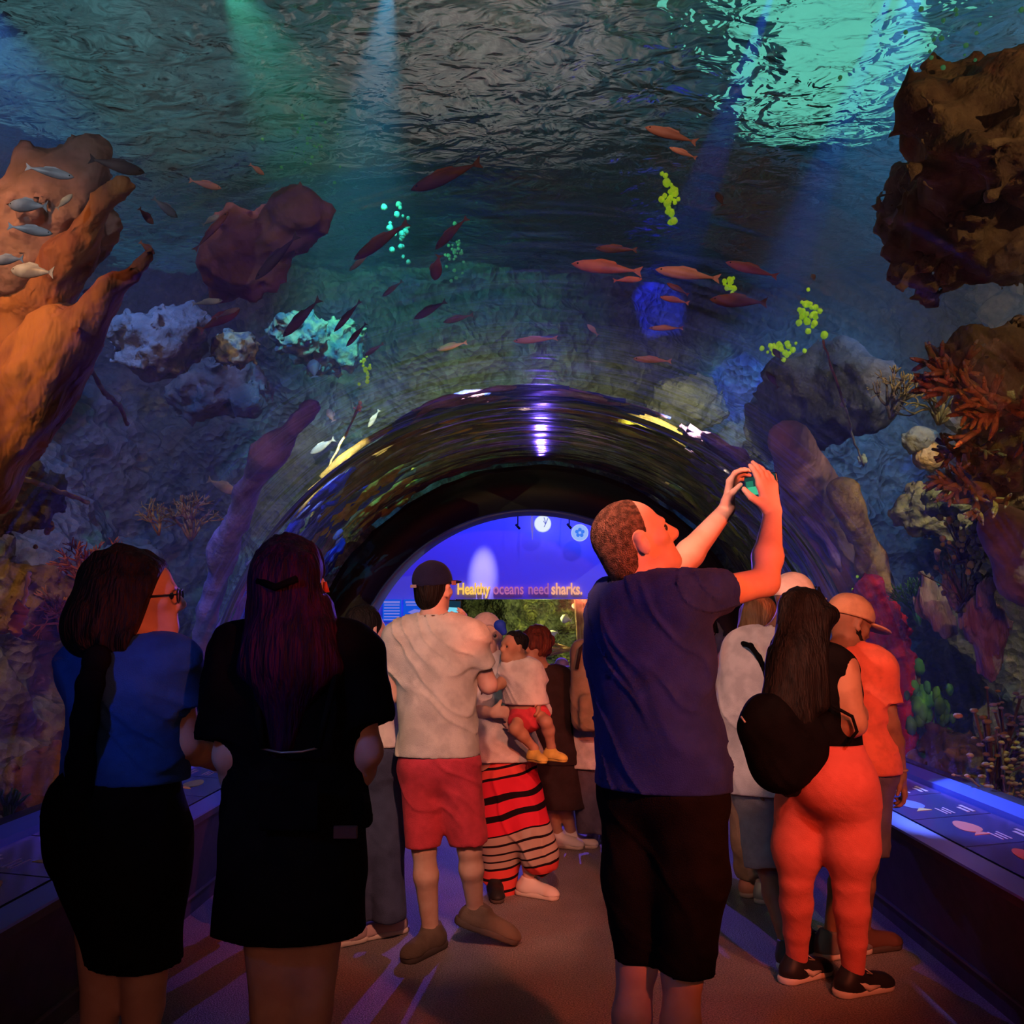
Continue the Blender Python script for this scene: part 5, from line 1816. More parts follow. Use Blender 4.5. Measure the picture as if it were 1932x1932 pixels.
# ------------------------------------------------------------------ 12: woman in coral leggings
def woman_leggings():
    Y = 4.26
    J = dict(hd=(1520, 1166, .03), nk=(1530, 1230, 0), ch=(1545, 1300, .02), pv=(1562, 1475, .02), sl=(1478, 1240, .02), sr=(1588, 1262, -.06),
             el=(1452, 1360, 0), wl=(1440, 1440, .15), er=(1612, 1365, -.10), wr=(1612, 1320, .22),
             hl=(1515, 1520, .06), hr=(1602, 1520, -.04), kl=(1502, 1660, .06), kr=(1605, 1665, -.03), al=(1512, 1822, .04), ar=(1608, 1850, -.02))
    p = Person(Y, 'woman in coral leggings and black top with very long black hair', J, (.45, .89, 0), (.80, .58, -.05), 1.0, .98, 'tan', .008, girth=1.05, feet=dict(al=(1505, 1850), ar=(1612, 1876)))
    j = p.j
    p.body([hand(j['wr'], (-.3, .9, .3), (-1, 0, 0), (0, 0, 1), .95)], arms='lr', legs='', armr=1.2)
    q, R = p.hd[5], p.hd[6]
    s = Sol().u(ell(q(0, -.016, .034), (.090, .108, .098), R), .03)
    s.u(ell(P(1562, 1160, Y - .05), (.045, .045, .045)), .04)
    s.u(cap(P(1508, 1150, Y - .05), P(1500, 1260, Y - .10), .085, .105, flat=(R_y(), .6)), .05).u(cap(P(1500, 1250, Y - .10), P(1478, 1400, Y - .16), .108, .12, flat=(R_y(), .55)), .06)
    s.u(cap(P(1478, 1390, Y - .17), P(1490, 1480, Y - .17), .11, .05, flat=(R_y(), .5)), .06)
    s.u(cap(P(1545, 1170, Y - .05), P(1548, 1330, Y - .12), .04, .03), .05)
    s.d(strand(.007, 45, 4, 8, .004), .014)
    s.obj('hair', H_['black'], p.root, .007)
    top = P(1560, 1412, Y)[2]
    p.tee(CL['black'], top, {}, t=.012, amp=.004, seed=41, name='top', h=.008)
    # leggings: built on the legs, full seat and thighs
    s = Sol()
    s.u(ell(P(1575, 1478, Y - .06), (.172, .165, .150), p.R), .06).u(cap(P(1560, 1380, Y), P(1565, 1450, Y), .138, .150, flat=(p.R[:, 1], .82)), .05).u(ell(P(1535, 1470, Y + .04), (.12, .13, .14), p.R), .07)
    for pts in ([(j['hl'], .118), (P(1506, 1600, Y + .06), .100), (j['kl'], .068), (j['kl'] * .70 + j['al'] * .30, .068), (j['kl'] * .35 + j['al'] * .65, .054), (j['al'] - UP * .01, .043)],
                [(j['hr'], .128), (P(1606, 1600, Y - .04), .105), (j['kr'], .072), (j['kr'] * .70 + j['ar'] * .30, .071), (j['kr'] * .35 + j['ar'] * .65, .056), (j['ar'] - UP * .01, .043)]):
        for i, ((a, ra), (b, rb)) in enumerate(zip(pts, pts[1:])):
            s.u(cap(a, b, ra, rb, cut=1 if i == len(pts) - 2 else 0), .05 if i < 2 else .015)
    s.d(crease(.0014, (14, 14, 22), 43), .003)
    c = Clip(s, half((0, 0, P(1560, 1402, Y)[2]), (0, 0, 1)))
    c.obj('leggings', CL['pants'], p.root, .0065)
    sh = mat('shoe_black_pattern', (.02, .018, .02), .5)
    p.shoe(G(1505, 1850), (.85, .5), sh, SOLE, .26, h=.006, more=SOLE)
    p.shoe(G(1612, 1876), (.88, .35), sh, SOLE, .26, h=.006, more=SOLE)
    # black backpack slung low
    root = empty('backpack', P(1450, 1400, Y - .08), 'black backpack on the woman in coral leggings', 'bag')
    s = Sol().u(ell(P(1448, 1380, Y - .16), (.115, .10, .155), p.R), .05).u(ell(P(1470, 1445, Y - .16), (.12, .10, .11), p.R), .06)
    s.u(ell(P(1515, 1400, Y - .12), (.10, .09, .14), p.R), .08)
    s.d(crease(.008, (7, 7, 6), 44), .014)
    s.obj('pouch', CL['black'], root, .009)
    MB().tube([P(1568, 1330, Y - .16), P(1608, 1352, Y - .18), P(1617, 1380, Y - .18), P(1600, 1402, Y - .18)], .007, 7).build('strap', CL['black'], root, True)
    MB().tube([P(1398, 1352, Y - .2), P(1406, 1363, Y - .22)], .004, 6).build('zip_pull', mat('zip_pale', (.5, .42, .4), .4), root, True)
    return p


# ------------------------------------------------------------------ 13: man in a tan cap
def man_trucker():
    Y = 4.75
    J = dict(hd=(1603, 1178, .02), nk=(1595, 1225, 0), ch=(1600, 1300, .02), pv=(1625, 1440, 0), sl=(1545, 1245, .04), sr=(1656, 1262, -.04),
             er=(1680, 1370, -.06), wr=(1699, 1458, -.04), el=(1600, 1350, .12), wl=(1640, 1330, .26),
             hl=(1600, 1470, .05), hr=(1646, 1470, -.04), kl=(1600, 1620, .02), kr=(1634, 1628, -.06), al=('z', 1600, .09, .08), ar=('z', 1660, .09, .1))
    p = Person(Y, 'bearded man in tan cap and orange-red shirt looking down at the rail', J, (.85, .5, 0), (.86, .3, -.36), 1.03, 1.0, 'brown', .009, girth=1.0, feet=dict(al=(1570, 1806), ar=(1628, 1796)))
    j = p.j
    p.body([hand(j['wr'], (.15, -.05, -1), (-.9, .3, 0), (-.2, -1, 0), 1.05, .45), hand(j['wl'], (.5, .5, .4), (0, 0, -1), (0, 1, 0))])
    q, R = p.hd[5], p.hd[6]
    s = Sol().u(ell(q(0, .058, -.082), (.052, .050, .044), R), .03).u(cap(q(.055, .01, -.03), q(.03, .06, -.08), .018, .018), .03).u(cap(q(-.055, .01, -.03), q(-.03, .06, -.08), .018, .018), .03)
    s.d(lambda x: .003 * vnoise(x, 90, 2), .005)
    s.obj('beard', H_['black'], p.root, .006)
    o = p.cap_(CL['captan'], h=.0075, big=1.12, brim=.075)
    p.tee(CL['coral'], P(1640, 1455, Y)[2], {'l': (.6, .070), 'r': (.62, .072)}, t=.02, amp=.012, seed=51, h=.009)
    p.legs_cloth(CL['greyjean'], [[(j['hl'], .10), (P(1602, 1600, Y), .085)], [(j['hr'], .10), (P(1640, 1612, Y - .06), .085)]], t=.016, amp=.006, top=P(1640, 1455, Y)[2] + .004)
    g = G(1628, 1796)
    p.shoe(g, (.9, .3), mat('sandal_brown', (.16, .07, .05), .6), SOLED, .28, h=.008, name='sandal')
    p.shoe(G(1570, 1806), (.9, .35), mat('shoe_grey', (.20, .19, .21), .7), SOLE, .29, h=.008)
    MB().tube([j['wr'] + np.array([.030 * math.cos(t), .030 * math.sin(t), .012]) for t in np.linspace(0, 2 * PI, 17)], .006, 6).build('bracelet', mat('bracelet', (.35, .22, .12), .4), p.root, True)
    phone(P(1645, 1316, Y + .1), (.65, .1, .7), (-.4, -.9, .2), (.07, .035, .005), 'pale phone in the hand of the man in the tan cap', sr(140, 70, 130))
    return p


# ------------------------------------------------------------------ 11: person in a white cap
def person_whitecap():
    Y = 4.72
    J = dict(hd=(1499, 1136, .10), nk=(1465, 1195, .10), ch=(1440, 1290, .12), pv=(1448, 1470, .1), sl=(1405, 1228, .12), sr=(1500, 1215, .22),
             el=(1398, 1350, .06), wl=(1418, 1470, .02), er=(1500, 1330, .35), wr=(1520, 1400, .45),
             hl=(1432, 1500, .1), hr=(1470, 1500, .16), kl=(1452, 1640, .1), kr=(1480, 1640, .16), al=('z', 1478, .09, -.05), ar=('z', 1500, .09, .1))
    p = Person(Y, 'person in white cap and big white tee with a thin black strap', J, (.35, .94, 0), (.75, .62, -.1), 1.05, 1.02, 'brown', .009, girth=1.12, feet=dict(al=(1488, 1822), ar=(1520, 1802)))
    j = p.j
    p.body([hand(j['wl'], (.1, .1, -1), (.9, 0, 0), (0, -1, 0), 1.0, .4)])
    o = p.cap_(CL['capwhite'], h=.0075, big=1.05)
    q, R = p.hd[5], p.hd[6]
    text('TA', q(.050, .072, .050), .045, PH, o, .001, 'emblem', .003, (PI / 2, 0, .6))
    p.tee(CL['white'], P(1440, 1500, Y)[2], {'l': (1.02, .090), 'r': (1.0, .088)}, t=.03, amp=.014, seed=61, barrel=(.19, .20, .8), f=(7, 7, 5), h=.0085)
    p.legs_cloth(CL['lightgrey'], [[(j['hl'], .11), (P(1447, 1632, Y + .08), .10)], [(j['hr'], .11), (P(1478, 1636, Y + .14), .095)]], t=.02, amp=.006, top=P(1440, 1500, Y)[2] + .004)
    for a, b in ((G(1488, 1822), (.3, .9)), (G(1520, 1802), (.5, .8))):
        p.shoe(a, b, mat('shoe_dark', (.04, .05, .05), .6), SOLE, .27, h=.008, more=SOLE)
    s = Sol()
    pts = [P(1402, 1214, Y + .0), P(1416, 1218, Y - .06), P(1432, 1240, Y - .10), P(1446, 1272, Y - .12), P(1450, 1330, Y - .12)]
    for a, b in zip(pts, pts[1:]):
        s.u(cap(a, b, .012), .01)
    s.obj('strap', CL['black'], p.root, .006)
    return p


# ------------------------------------------------------------------ 10: girl with long blonde hair
def girl_blonde():
    Y = 5.75
    J = dict(hd=(1437, 1165, .02), nk=(1425, 1218, 0), ch=(1412, 1300, .02), pv=(1412, 1450, 0), sl=(1378, 1245, 0), sr=(1445, 1240, .1),
             el=(1372, 1340, 0), wl=(1378, 1430, .05), er=(1450, 1330, .1), wr=(1450, 1400, .2),
             hl=(1402, 1480, 0), hr=(1428, 1480, .05), kl=(1408, 1590, 0), kr=(1432, 1590, .05), al=(1410, 1665, .0), ar=(1436, 1672, .02))
    p = Person(Y, 'girl with long straight blonde hair in pink top and tan trousers', J, (.4, .9, 0), (.75, .6, -.05), .95, .98, 'fair', .010, feet=dict(al=(1411, 1688), ar=(1440, 1700)))
    p.body([hand(p.j['wl'], (.05, .1, -1), (.9, 0, 0), (0, -1, 0), .9)])
    q, R = p.hd[5], p.hd[6]
    s = Sol().u(ell(q(0, -.022, .034), (.092, .105, .100), R), .03).u(cap(P(1428, 1150, Y - .07), P(1398, 1270, Y - .10), .075, .06, flat=(R_y(), .6)), .05)
    s.u(cap(P(1398, 1260, Y - .10), P(1382, 1340, Y - .12), .055, .02), .04).u(cap(P(1412, 1160, Y - .03), P(1385, 1260, Y - .05), .045, .035), .05)
    s.d(strand(.006, 50, 4, 9), .012)
    s.obj('hair', H_['blonde'], p.root, .007)
    p.tee(CL['pink'], P(1412, 1480, Y)[2], {'l': (.8, .058), 'r': (.8, .058)}, t=.014, amp=.008, seed=71, h=.010)
    p.legs_cloth(CL['tan'], [[(p.j['hl'], .095), (p.j['kl'], .08), (p.j['al'] + UP * .02, .072)], [(p.j['hr'], .095), (p.j['kr'], .08), (p.j['ar'] + UP * .02, .072)]], name='trousers', t=.014, top=P(1412, 1480, Y)[2] + .004, h=.010)
    p.shoe(G(1411, 1688), (.2, .9), mat('slipper_orange', (.75, .30, .18), .8), mat('slipper_sole', (.80, .52, .40), .7), .24, h=.008)
    p.shoe(G(1440, 1700), (.3, .9), mat('shoe_pale_grey', (.36, .34, .30), .8), SOLE, .24, h=.008)
    return p


# ------------------------------------------------------------------ 6 + 7: woman in striped skirt carrying a child
def stripes():
    t = NT('striped_knit')
    tc = t.n('NewGeometry').outputs['Position']
    x = t.n('SeparateXYZ', {0: tc})
    nz = t.n('TexNoise', {'Vector': tc, 'Scale': 3.0, 'Detail': 1.0}).outputs[0]
    z = t.n('Math', {0: nz, 1: .10, 2: x.outputs[2]}, operation='MULTIPLY_ADD').outputs[0]
    z = t.n('Math', {0: x.outputs[0], 1: -.22, 2: z}, operation='MULTIPLY_ADD').outputs[0]
    r = t.n('ValToRGB')
    cr = r.color_ramp
    cr.interpolation = 'CONSTANT'
    red, red2, blk, cream = (.75, .03, .06, 1), (.80, .09, .08, 1), (.015, .008, .012, 1), (.50, .38, .32, 1)
    rows, zz = [], 0.0
    seq = [(red2, .05), (blk, .015)] * 3 + [(cream, .035), (blk, .010)] * 4 + [(red, .07), (blk, .035), (red, .06), (blk, .035), (red, .08), (blk, .012), (red2, .045), (blk, .012), (red2, .045), (blk, .012), (red2, .045), (blk, .012), (red2, .06)]
    for c, d in seq:
        rows.append((zz, c))
        zz += d
    tot = zz
    zn = t.n('MapRange', {'Value': z, 'From Min': .04, 'From Max': .98}).outputs[0]
    t.t.links.new(zn, r.inputs[0])
    els = cr.elements
    while len(els) > 1:
        els.remove(els[-1])
    els[0].position = 0
    els[0].color = rows[0][1]
    for a, c in rows[1:]:
        e = els.new(a / tot)
        e.color = c
    return t.surf(t.n('BsdfPrincipled', {'Base Color': r.outputs[0], 'Roughness': .9, 'Specular IOR Level': .1}).outputs[0])


def woman_striped():
    Y = 5.82
    J = dict(hd=(918, 1200, .02), nk=(925, 1248, 0), ch=(938, 1320, .0), pv=(950, 1430, 0), sl=(905, 1268, .0), sr=(985, 1272, .05),
             el=(893, 1340, -.05), wl=(930, 1345, -.22), er=(1015, 1345, -.06), wr=(1000, 1370, -.22),
             hl=(935, 1460, 0), hr=(975, 1460, 0), kl=(942, 1560, -.02), kr=(990, 1560, -.06), al=(948, 1655, 0), ar=(1000, 1655, -.05))
    p = Person(Y, 'woman in pale headscarf, white top and long striped skirt carrying a child', J, (.15, -1, 0), (.25, -.95, -.05), 1.0, .98, 'fair', .010, girth=1.1)
    j = p.j
    p.body([hand(j['wl'], (.9, -.3, .1), (0, .9, 0), (0, 0, 1), .95), hand(j['wr'], (-.9, -.3, 0), (0, .9, 0), (0, 0, 1), .95)])
    q, R = p.hd[5], p.hd[6]
    s = Sol().u(ell(q(0, -.016, .030), (.092, .110, .108), R), .03).u(cap(q(0, -.03, -.05), q(0, -.02, -.13), .085, .085), .06)
    c = Clip(s, half(q(0, .30, 0), R[:, 1]))
    c.minus.append(ell(q(0, .12, -.02), (.062, .09, .095), R))
    c.obj('headscarf', CL['scarf'], p.root, .008)
    p.tee(CL['white'], P(950, 1432, Y)[2], {'l': (1.3, .062), 'r': (1.3, .062)}, t=.036, amp=.012, seed=81, h=.010, neck=False)
    s = Sol().u(cap(P(950, 1380, Y), P(955, 1560, Y), .185, .170, flat=(R_y(), .8)), .05).u(cap(P(950, 1540, Y), P(940, 1690, Y), .13, .10, flat=(R_y(), .9)), .08)
    s.u(cap(P(985, 1500, Y - .04), P(1018, 1610, Y - .10), .12, .12, flat=(R_y(), .8)), .05)
    s.d(crease(.018, (9, 9, 1.6), 82), .03)
    c = Clip(s, half(P(950, 1684, Y), nrm(np.array([-.55, 0, -1]))))
    c.inter.append(half(P(950, 1412, Y), (0, 0, 1)))
    c.obj('skirt', stripes(), p.root, .008)
    p.shoe(G(1000, 1690), (.75, -.5), mat('shoe_white', (.82, .72, .66), .6), SOLE, .25, h=.007)
    p.shoe(G(935, 1690), (.1, -1), mat('shoe_black', (.02, .02, .02), .6), SOLED, .24, h=.008)
    # the child on her arm
    Yc = Y - .24
    J = dict(hd=(968, 1222, 0), nk=(980, 1252, 0), ch=(984, 1282, 0), pv=(992, 1330, 0), sl=(962, 1266, 0), sr=(1004, 1268, 0), el=(948, 1285, -.05), wl=(935, 1300, -.1),
             er=(1020, 1295, 0), wr=(1015, 1325, -.06), hl=(985, 1345, 0), hr=(1008, 1342, 0), kl=(972, 1375, -.12), kr=(1030, 1362, -.12), al=(1008, 1412, -.05), ar=(1040, 1410, -.05))
    k = Person(Yc, 'small child in white tee and red shorts carried on the woman\'s arm', J, (-.5, -.85, 0), (-.75, -.6, .05), .62, .72, 'tan', .007, girth=.62)
    k.body([hand(k.j['wr'], (0, -.5, -.8), (-1, 0, 0), (0, -1, 0), .6), hand(k.j['wl'], (-.8, -.4, 0), (0, 0, -1), (0, -1, 0), .6)])
    q, R = k.hd[5], k.hd[6]
    s = Sol().u(ell(q(0, -.030, .045), np.array([.088, .098, .090]) * .72, R), .02).d(lambda x: .005 * vnoise(x, 45, 2), .008)
    s.obj('hair', H_['black'], k.root, .006)
    s = Sol().u(ell(P(943, 1180, Yc), (.034, .03, .032)), .02).u(ell(P(950, 1192, Yc), (.02, .02, .02)), .02)
    s.obj('hair_bow', mat('bow_blue', (.02, .06, .60), .6), k.root, .006)
    k.tee(CL['white'], P(990, 1328, Yc)[2], {'l': (.9, .048), 'r': (.9, .048)}, t=.014, amp=.008, seed=85, h=.007)
    k.legs_cloth(CL['red'], [[(k.j['hl'], .062), (k.j['hl'] * .4 + k.j['kl'] * .6, .058)], [(k.j['hr'], .062), (k.j['hr'] * .4 + k.j['kr'] * .6, .058)]], t=.012, amp=.005, top=P(990, 1326, Yc)[2], h=.007, hips=.66)
    k.shoe(k.j['al'] - UP * .07, (.5, -.8), CL['yellow'], mat('sole_yellow', (.8, .55, .1), .6), .15, h=.006)
    k.shoe(k.j['ar'] - UP * .07, (.7, -.7), CL['yellow'], mat('sole_yellow', (.8, .55, .1), .6), .15, h=.006)
    return p


# ------------------------------------------------------------------ simpler people further off
def simple(Y, label, head, nk, ch, pv, sh, el, wr, hip, knee, ankle, feet, fwd, hf, skin_, hair, top, bottom, hem, blen, g=1.0, h=.011, shoes=None, sleeve=.6, long_hair=0, coat=None, dr=(.2, .9), girth=1.0, curl=0, hs=1.0):
    J = dict(hd=head, nk=nk, ch=ch, pv=pv, sl=sh[0], sr=sh[1], el=el[0], er=el[1], wl=wr[0], wr=wr[1], hl=hip[0], hr=hip[1], kl=knee[0], kr=knee[1], al=ankle[0], ar=ankle[1])
    p = Person(Y, label, J, fwd, hf, g, g * .99, skin_, h, girth=girth, feet=dict(al=feet[0], ar=feet[1]))
    j = p.j
    p.body([hand(j['wl'], (0, .2, -1), (.9, 0, 0), (0, 1, 0), g), hand(j['wr'], (0, .2, -1), (-.9, 0, 0), (0, 1, 0), g)])
    q, R = p.hd[5], p.hd[6]
    if hair:
        s = Sol().u(ell(q(0, -.024, .036), np.array([.088, .098, .098]) * g * hs, R), .03)
        if long_hair:
            s.u(cap(q(0, -.06, 0), q(0, -.09, -long_hair), .08 * g, .06 * g), .05)
        s.d((lambda x: .012 * vnoise(x, 30, 3)) if curl else strand(.005, 60, 8, 5), .016)
        s.obj('hair', H_[hair], p.root, .009)
    p.tee(top, P(pv[0], hem, Y)[2], {'l': (sleeve, .066 * g), 'r': (sleeve, .066 * g)}, t=.018, amp=.010, seed=int(nk[0]) % 97, h=h, name='coat' if coat else 'shirt')
    if bottom is not None:
        e = [P(ankle[i][0], blen, Y + (ankle[i][2] if len(ankle[i]) > 2 else 0)) if blen else j['a' + 'lr'[i]] for i in (0, 1)]
        p.legs_cloth(bottom, [[(j['hl'], .10 * g), (j['kl'], .088 * g), (e[0], .078 * g)], [(j['hr'], .10 * g), (j['kr'], .088 * g), (e[1], .078 * g)]], name='trousers', t=.014, amp=.008,
                     top=P(pv[0], hem, Y)[2] + .004, h=h)
    if coat:
        s = Sol().u(cap(j['ch'], P(coat[0], coat[1], Y), .14, coat[2], flat=(p.R[:, 1], .8)), .05).d(crease(.012, (8, 8, 2), 7), .02)
        Clip(s, half(P(coat[0], coat[1] - 6, Y), -UP)).obj('coat_skirt', top, p.root, h)
    for f_ in feet:
        p.shoe(G(*f_), dr, shoes[0], shoes[1], .26, h=.009)
    return p


def others():
    W = mat('trainer_white', (.78, .72, .70), .6)
    simple(4.95, 'dark-haired man in pale shirt and jeans passing behind the purple-haired woman', (692, 1190), (690, 1235), (695, 1300, 0), (700, 1420), ((655, 1262), (735, 1262)), ((648, 1360), (742, 1360)),
           ((655, 1440), (740, 1430)), ((685, 1450), (722, 1450)), ((680, 1590), (728, 1590)), ((668, 1735), (735, 1730)), ((660, 1780), (738, 1762)), (.6, .8, 0), (.7, .7, 0), 'fair', 'black',
           CL['white'], CL['jean'], 1405, 1735, shoes=(mat('shoe_pinkgrey', (.50, .36, .36), .7), SOLE), sleeve=.7, dr=(-.6, -.5), g=.98)
    p = simple(6.9, 'curly-haired woman in long dark coat behind the striped skirt', (1010, 1222), (1018, 1262), (1030, 1330), (1042, 1420), ((985, 1280), (1060, 1280)), ((980, 1345), (1072, 1345)),
               ((985, 1400), (1072, 1400)), ((1030, 1440), (1060, 1440)), ((1035, 1500), (1062, 1500)), ((1050, 1560), (1075, 1562)), ((1052, 1598), (1078, 1596)), (.3, .9, 0), (-.5, -.8, 0), 'tan', 'auburn',
               CL['coat'], None, 1440, 0, shoes=(W, SOLE), sleeve=1.0, coat=(1050, 1528, .20), curl=1, hs=1.25, dr=(.8, -.4))
    p = simple(6.9, 'person in white tee and jeans behind the tall man, tan backpack on', (1150, 1165), (1142, 1215), (1132, 1290), (1122, 1405), ((1098, 1232), (1175, 1232)), ((1088, 1310), (1185, 1310)),
               ((1082, 1395), (1185, 1380)), ((1105, 1430), (1140, 1430)), ((1108, 1500), (1142, 1500)), ((1112, 1568), (1145, 1568)), ((1115, 1592), (1148, 1590)), (.2, 1, 0), (.2, 1, 0), 'tan', 'brown',
               CL['white'], CL['greyjean'], 1447, 1570, shoes=(W, SOLE), sleeve=1.5)
    root = empty('backpack', P(1118, 1300, 6.7), 'tan backpack just left of the tall man\'s blue tee', 'bag')
    s = Sol().u(rbox(P(1120, 1292, 6.66), (.155, .10, .30), None, .08), .03).u(rbox(P(1128, 1345, 6.54), (.12, .05, .12), None, .04), .03).d(crease(.01, (7, 7, 5), 91), .016)
    s.obj('pouch', CL['tan'], root, .010)
    MB().tube([P(1088, 1262, 6.54), P(1095, 1225, 6.52), P(1112, 1205, 6.55), P(1135, 1200, 6.6)], .012, 7).build('strap', CL['coat'], root, True)
    simple(9.0, 'child in blue clothes and lilac cap far down the passage', (1060, 1262), (1060, 1290), (1060, 1325), (1060, 1385), ((1040, 1305), (1080, 1305)), ((1036, 1340), (1084, 1340)),
           ((1040, 1370), (1080, 1370)), ((1052, 1400), (1070, 1400)), ((1052, 1440), (1070, 1440)), ((1052, 1478), (1070, 1478)), ((1052, 1490), (1070, 1490)), (.2, -1, 0), (.2, -1, 0), 'fair', None,
           cloth('cloth_violet', (.20, .12, .60)), cloth('cloth_deep_blue', (.03, .05, .55)), 1400, 1478, g=.72, shoes=(W, SOLE), girth=.75).cap_(cloth('cap_lilac', (.45, .40, .80)), h=.01, big=1.05)
    simple(6.3, 'person in white shirt glimpsed between the tall man and the blonde girl', (1338, 1200), (1335, 1250), (1332, 1320), (1330, 1430), ((1300, 1268), (1362, 1268)), ((1296, 1345), (1366, 1345)),
           ((1298, 1410), (1366, 1410)), ((1318, 1450), (1345, 1450)), ((1318, 1540), (1345, 1540)), ((1318, 1620), (1345, 1620)), ((1320, 1645), (1347, 1643)), (.5, .8, 0), (.8, .2, 0), 'fair', 'brown',
           CL['white'], CL['jean'], 1440, 1622, shoes=(W, SOLE), g=.95)
    simple(5.1, 'person in grey-brown trousers hidden behind the purple-haired woman', (560, 1190), (545, 1235), (530, 1310), (510, 1420), ((490, 1262), (570, 1262)), ((480, 1350), (580, 1350)),
           ((470, 1430), (580, 1430)), ((480, 1450), (535, 1450)), ((452, 1590), (540, 1590)), ((440, 1712), (545, 1712)), ((440, 1752), (548, 1752)), (-.5, .8, 0), (-.7, .7, 0), 'tan', 'black',
           CL['tan'], CL['tan'], 1430, 1715, shoes=(CL['charcoal'], mat('sole_rose', (.75, .45, .45), .6)), g=.98)


man_front()
woman_purple()
woman_wavy()
man_cap()
woman_leggings()
man_trucker()
person_whitecap()
girl_blonde()
woman_striped()
others()
# inside the tunnel: a warm red spot low on the right flank, a warm spot at the crown, blue wash from the far room
lamp('SPOT', (1.55, .9, 2.2), (0.3, 5.2, 1.35), 370, (1, .13, .045), .07, 60, .5, 'red_spot')
lamp('SPOT', (1.55, .5, 2.2), (-1.0, 2.9, 1.62), 170, (1, .13, .045), .03, 15, .6, 'red_face_fill')  # narrow spot added to light the wavy-haired woman's face
lamp('SPOT', (-1.6, .6, 2.3), (-.3, 3.2, 1.62), 40, (.10, .26, 1.0), .1, 50, .6, 'blue_fill')
lamp('SPOT', (.10, 1.7, 2.8), (-.35, 5.3, .8), 330, (1, .36, .23), .05, 36, .6, 'warm_spot_or_fill')
lamp('SPOT', (-.3, 1.8, 2.85), (1.15, 4.8, 1.25), 260, (1, .42, .30), .04, 20, .5, 'warm_spot_or_fill')  # extra spot added to light the white tee
lamp('SPOT', (1.45, 2.2, 2.3), (1.2, 5.0, 1.15), 90, (1, .36, .24), .05, 56, .5, 'warm_flank_fill')  # added from the flank to warm the white tee
lamp('SPOT', (-1.7, 3.3, 2.0), (.3, 5.2, 1.0), 16, (.75, .95, .8), 0, 60, .6, 'dim_fill')
lamp('AREA', (.3, 13.9, 4.6), (.3, 14.6, .5), 210, (.04, .06, 1.0), 2.5, name='room_wash', sx=6, sy=1)
lamp('SPOT', (1.6, 12.4, 4.9), (1.3, 15.0, 2.6), 150, (.20, .12, 1.0), .05, 70, .9, 'wall_glow')
lamp('SPOT', (-.60, 13.6, 4.8), (-.70, 15.0, 2.2), 900, (.75, .65, 1.0), .02, 10, 1, 'wall_spot')
lamp('SPOT', (.1, 11.0, 2.5), (0, 6.2, 0), 420, (.20, .10, 1.0), .02, 80, .7, 'blue_wash')
lamp('SPOT', (1.85, 6.6, 2.1), (2.12, 4.95, .62), 520, (.12, .20, 1.0), .02, 24, .3, 'rail_spot')
# the far tank
lamp('POINT', (.2, 15.9, 1.75), None, 40, (.9, .9, .35), 0, name='far_tank_lamp')
lamp('POINT', (2.4, 15.9, 1.75), None, 26, (.9, .85, .4), 0, name='far_tank_lamp')
# above the water: unseen lamps added to colour the roof deck
lamp('SPOT', (-.4, 8.2, 5.4), (-.5, 8.6, 8.1), 125, (1, .80, .68), .3, 74, 1, 'deck_wash')
lamp('SPOT', (-.1, 12.0, 5.4), (-.1, 12.4, 8.1), 190, (1, .80, .68), .3, 70, 1, 'deck_wash')
lamp('SPOT', (.1, 16.0, 5.4), (.2, 16.4, 8.1), 160, (1, .80, .68), .3, 66, 1, 'deck_wash')
lamp('POINT', (-4.0, 8, 5.8), None, 95, (.22, .68, .75), 0, name='teal_deck_fill')
lamp('POINT', (5.4, 8, 5.8), None, 150, (.08, .5, 1.0), 0, name='blue_deck_fill')
# tank lamps under the water surface, out of view; spots added to tint the reef
lamp('SPOT', (-2.9, 4.7, 4.8), (-3.0, 10.0, 1.6), 520, (.08, .30, 1.0), 0, 60, .8, 'tank_fill')
lamp('SPOT', (-2.9, 3.4, 4.4), (-3.2, 6.5, 2.4), 160, (1, .60, .30), 0, 60, .8, 'tank_fill')
lamp('SPOT', (-.7, 4.8, 4.85), (-2.1, 10.2, 2.7), 1000, (.05, .60, 1.0), 0, 26, .8, 'tank_beam')
lamp('SPOT', (-1.6, 4.8, 4.85), (-.9, 10.2, 4.3), 800, (.10, .8, .45), 0, 40, .8, 'tank_fill')
lamp('SPOT', (.2, 4.8, 4.85), (.2, 10.2, 4.0), 60, (.08, .30, .8), 0, 60, .8, 'tank_fill')
lamp('SPOT', (2.0, 4.8, 4.85), (2.7, 10.0, 3.4), 1300, (.10, .45, 1.0), 0, 34, .9, 'tank_beam')
lamp('SPOT', (2.9, 4.8, 4.85), (3.0, 10.0, 1.8), 500, (.10, .35, 1.0), 0, 50, .8, 'tank_fill')
lamp('SPOT', (1.3, 4.8, 4.85), (1.33, 9.6, 4.74), 3500, (.02, .05, 1.0), 0, 7, .4, 'blue_reflection_pin')  # both pins are added, unseen, to stand for blue reflections
lamp('SPOT', (1.9, 4.8, 4.85), (2.15, 9.6, 4.0), 3000, (.02, .06, 1.0), 0, 8, .4, 'blue_reflection_pin')
lamp('SPOT', (2.6, 3.4, 4.6), (3.2, 6.6, 3.0), 200, (1, .80, .42), 0, 70, .8, 'tank_fill')
lamp('SPOT', (2.7, 3.6, 3.9), (3.1, 6.2, .9), 130, (.7, .95, .5), 0, 70, .8, 'tank_fill')
lamp('SPOT', (-2.6, 3.6, 3.6), (-3.1, 6.4, .6), 60, (.8, .65, .5), 0, 70, .8, 'tank_fill')
lamp('SPOT', (2.3, 3.2, 4.6), (3.2, 5.6, 4.0), 60, (1, .72, .45), 0, 70, .8, 'tank_fill')
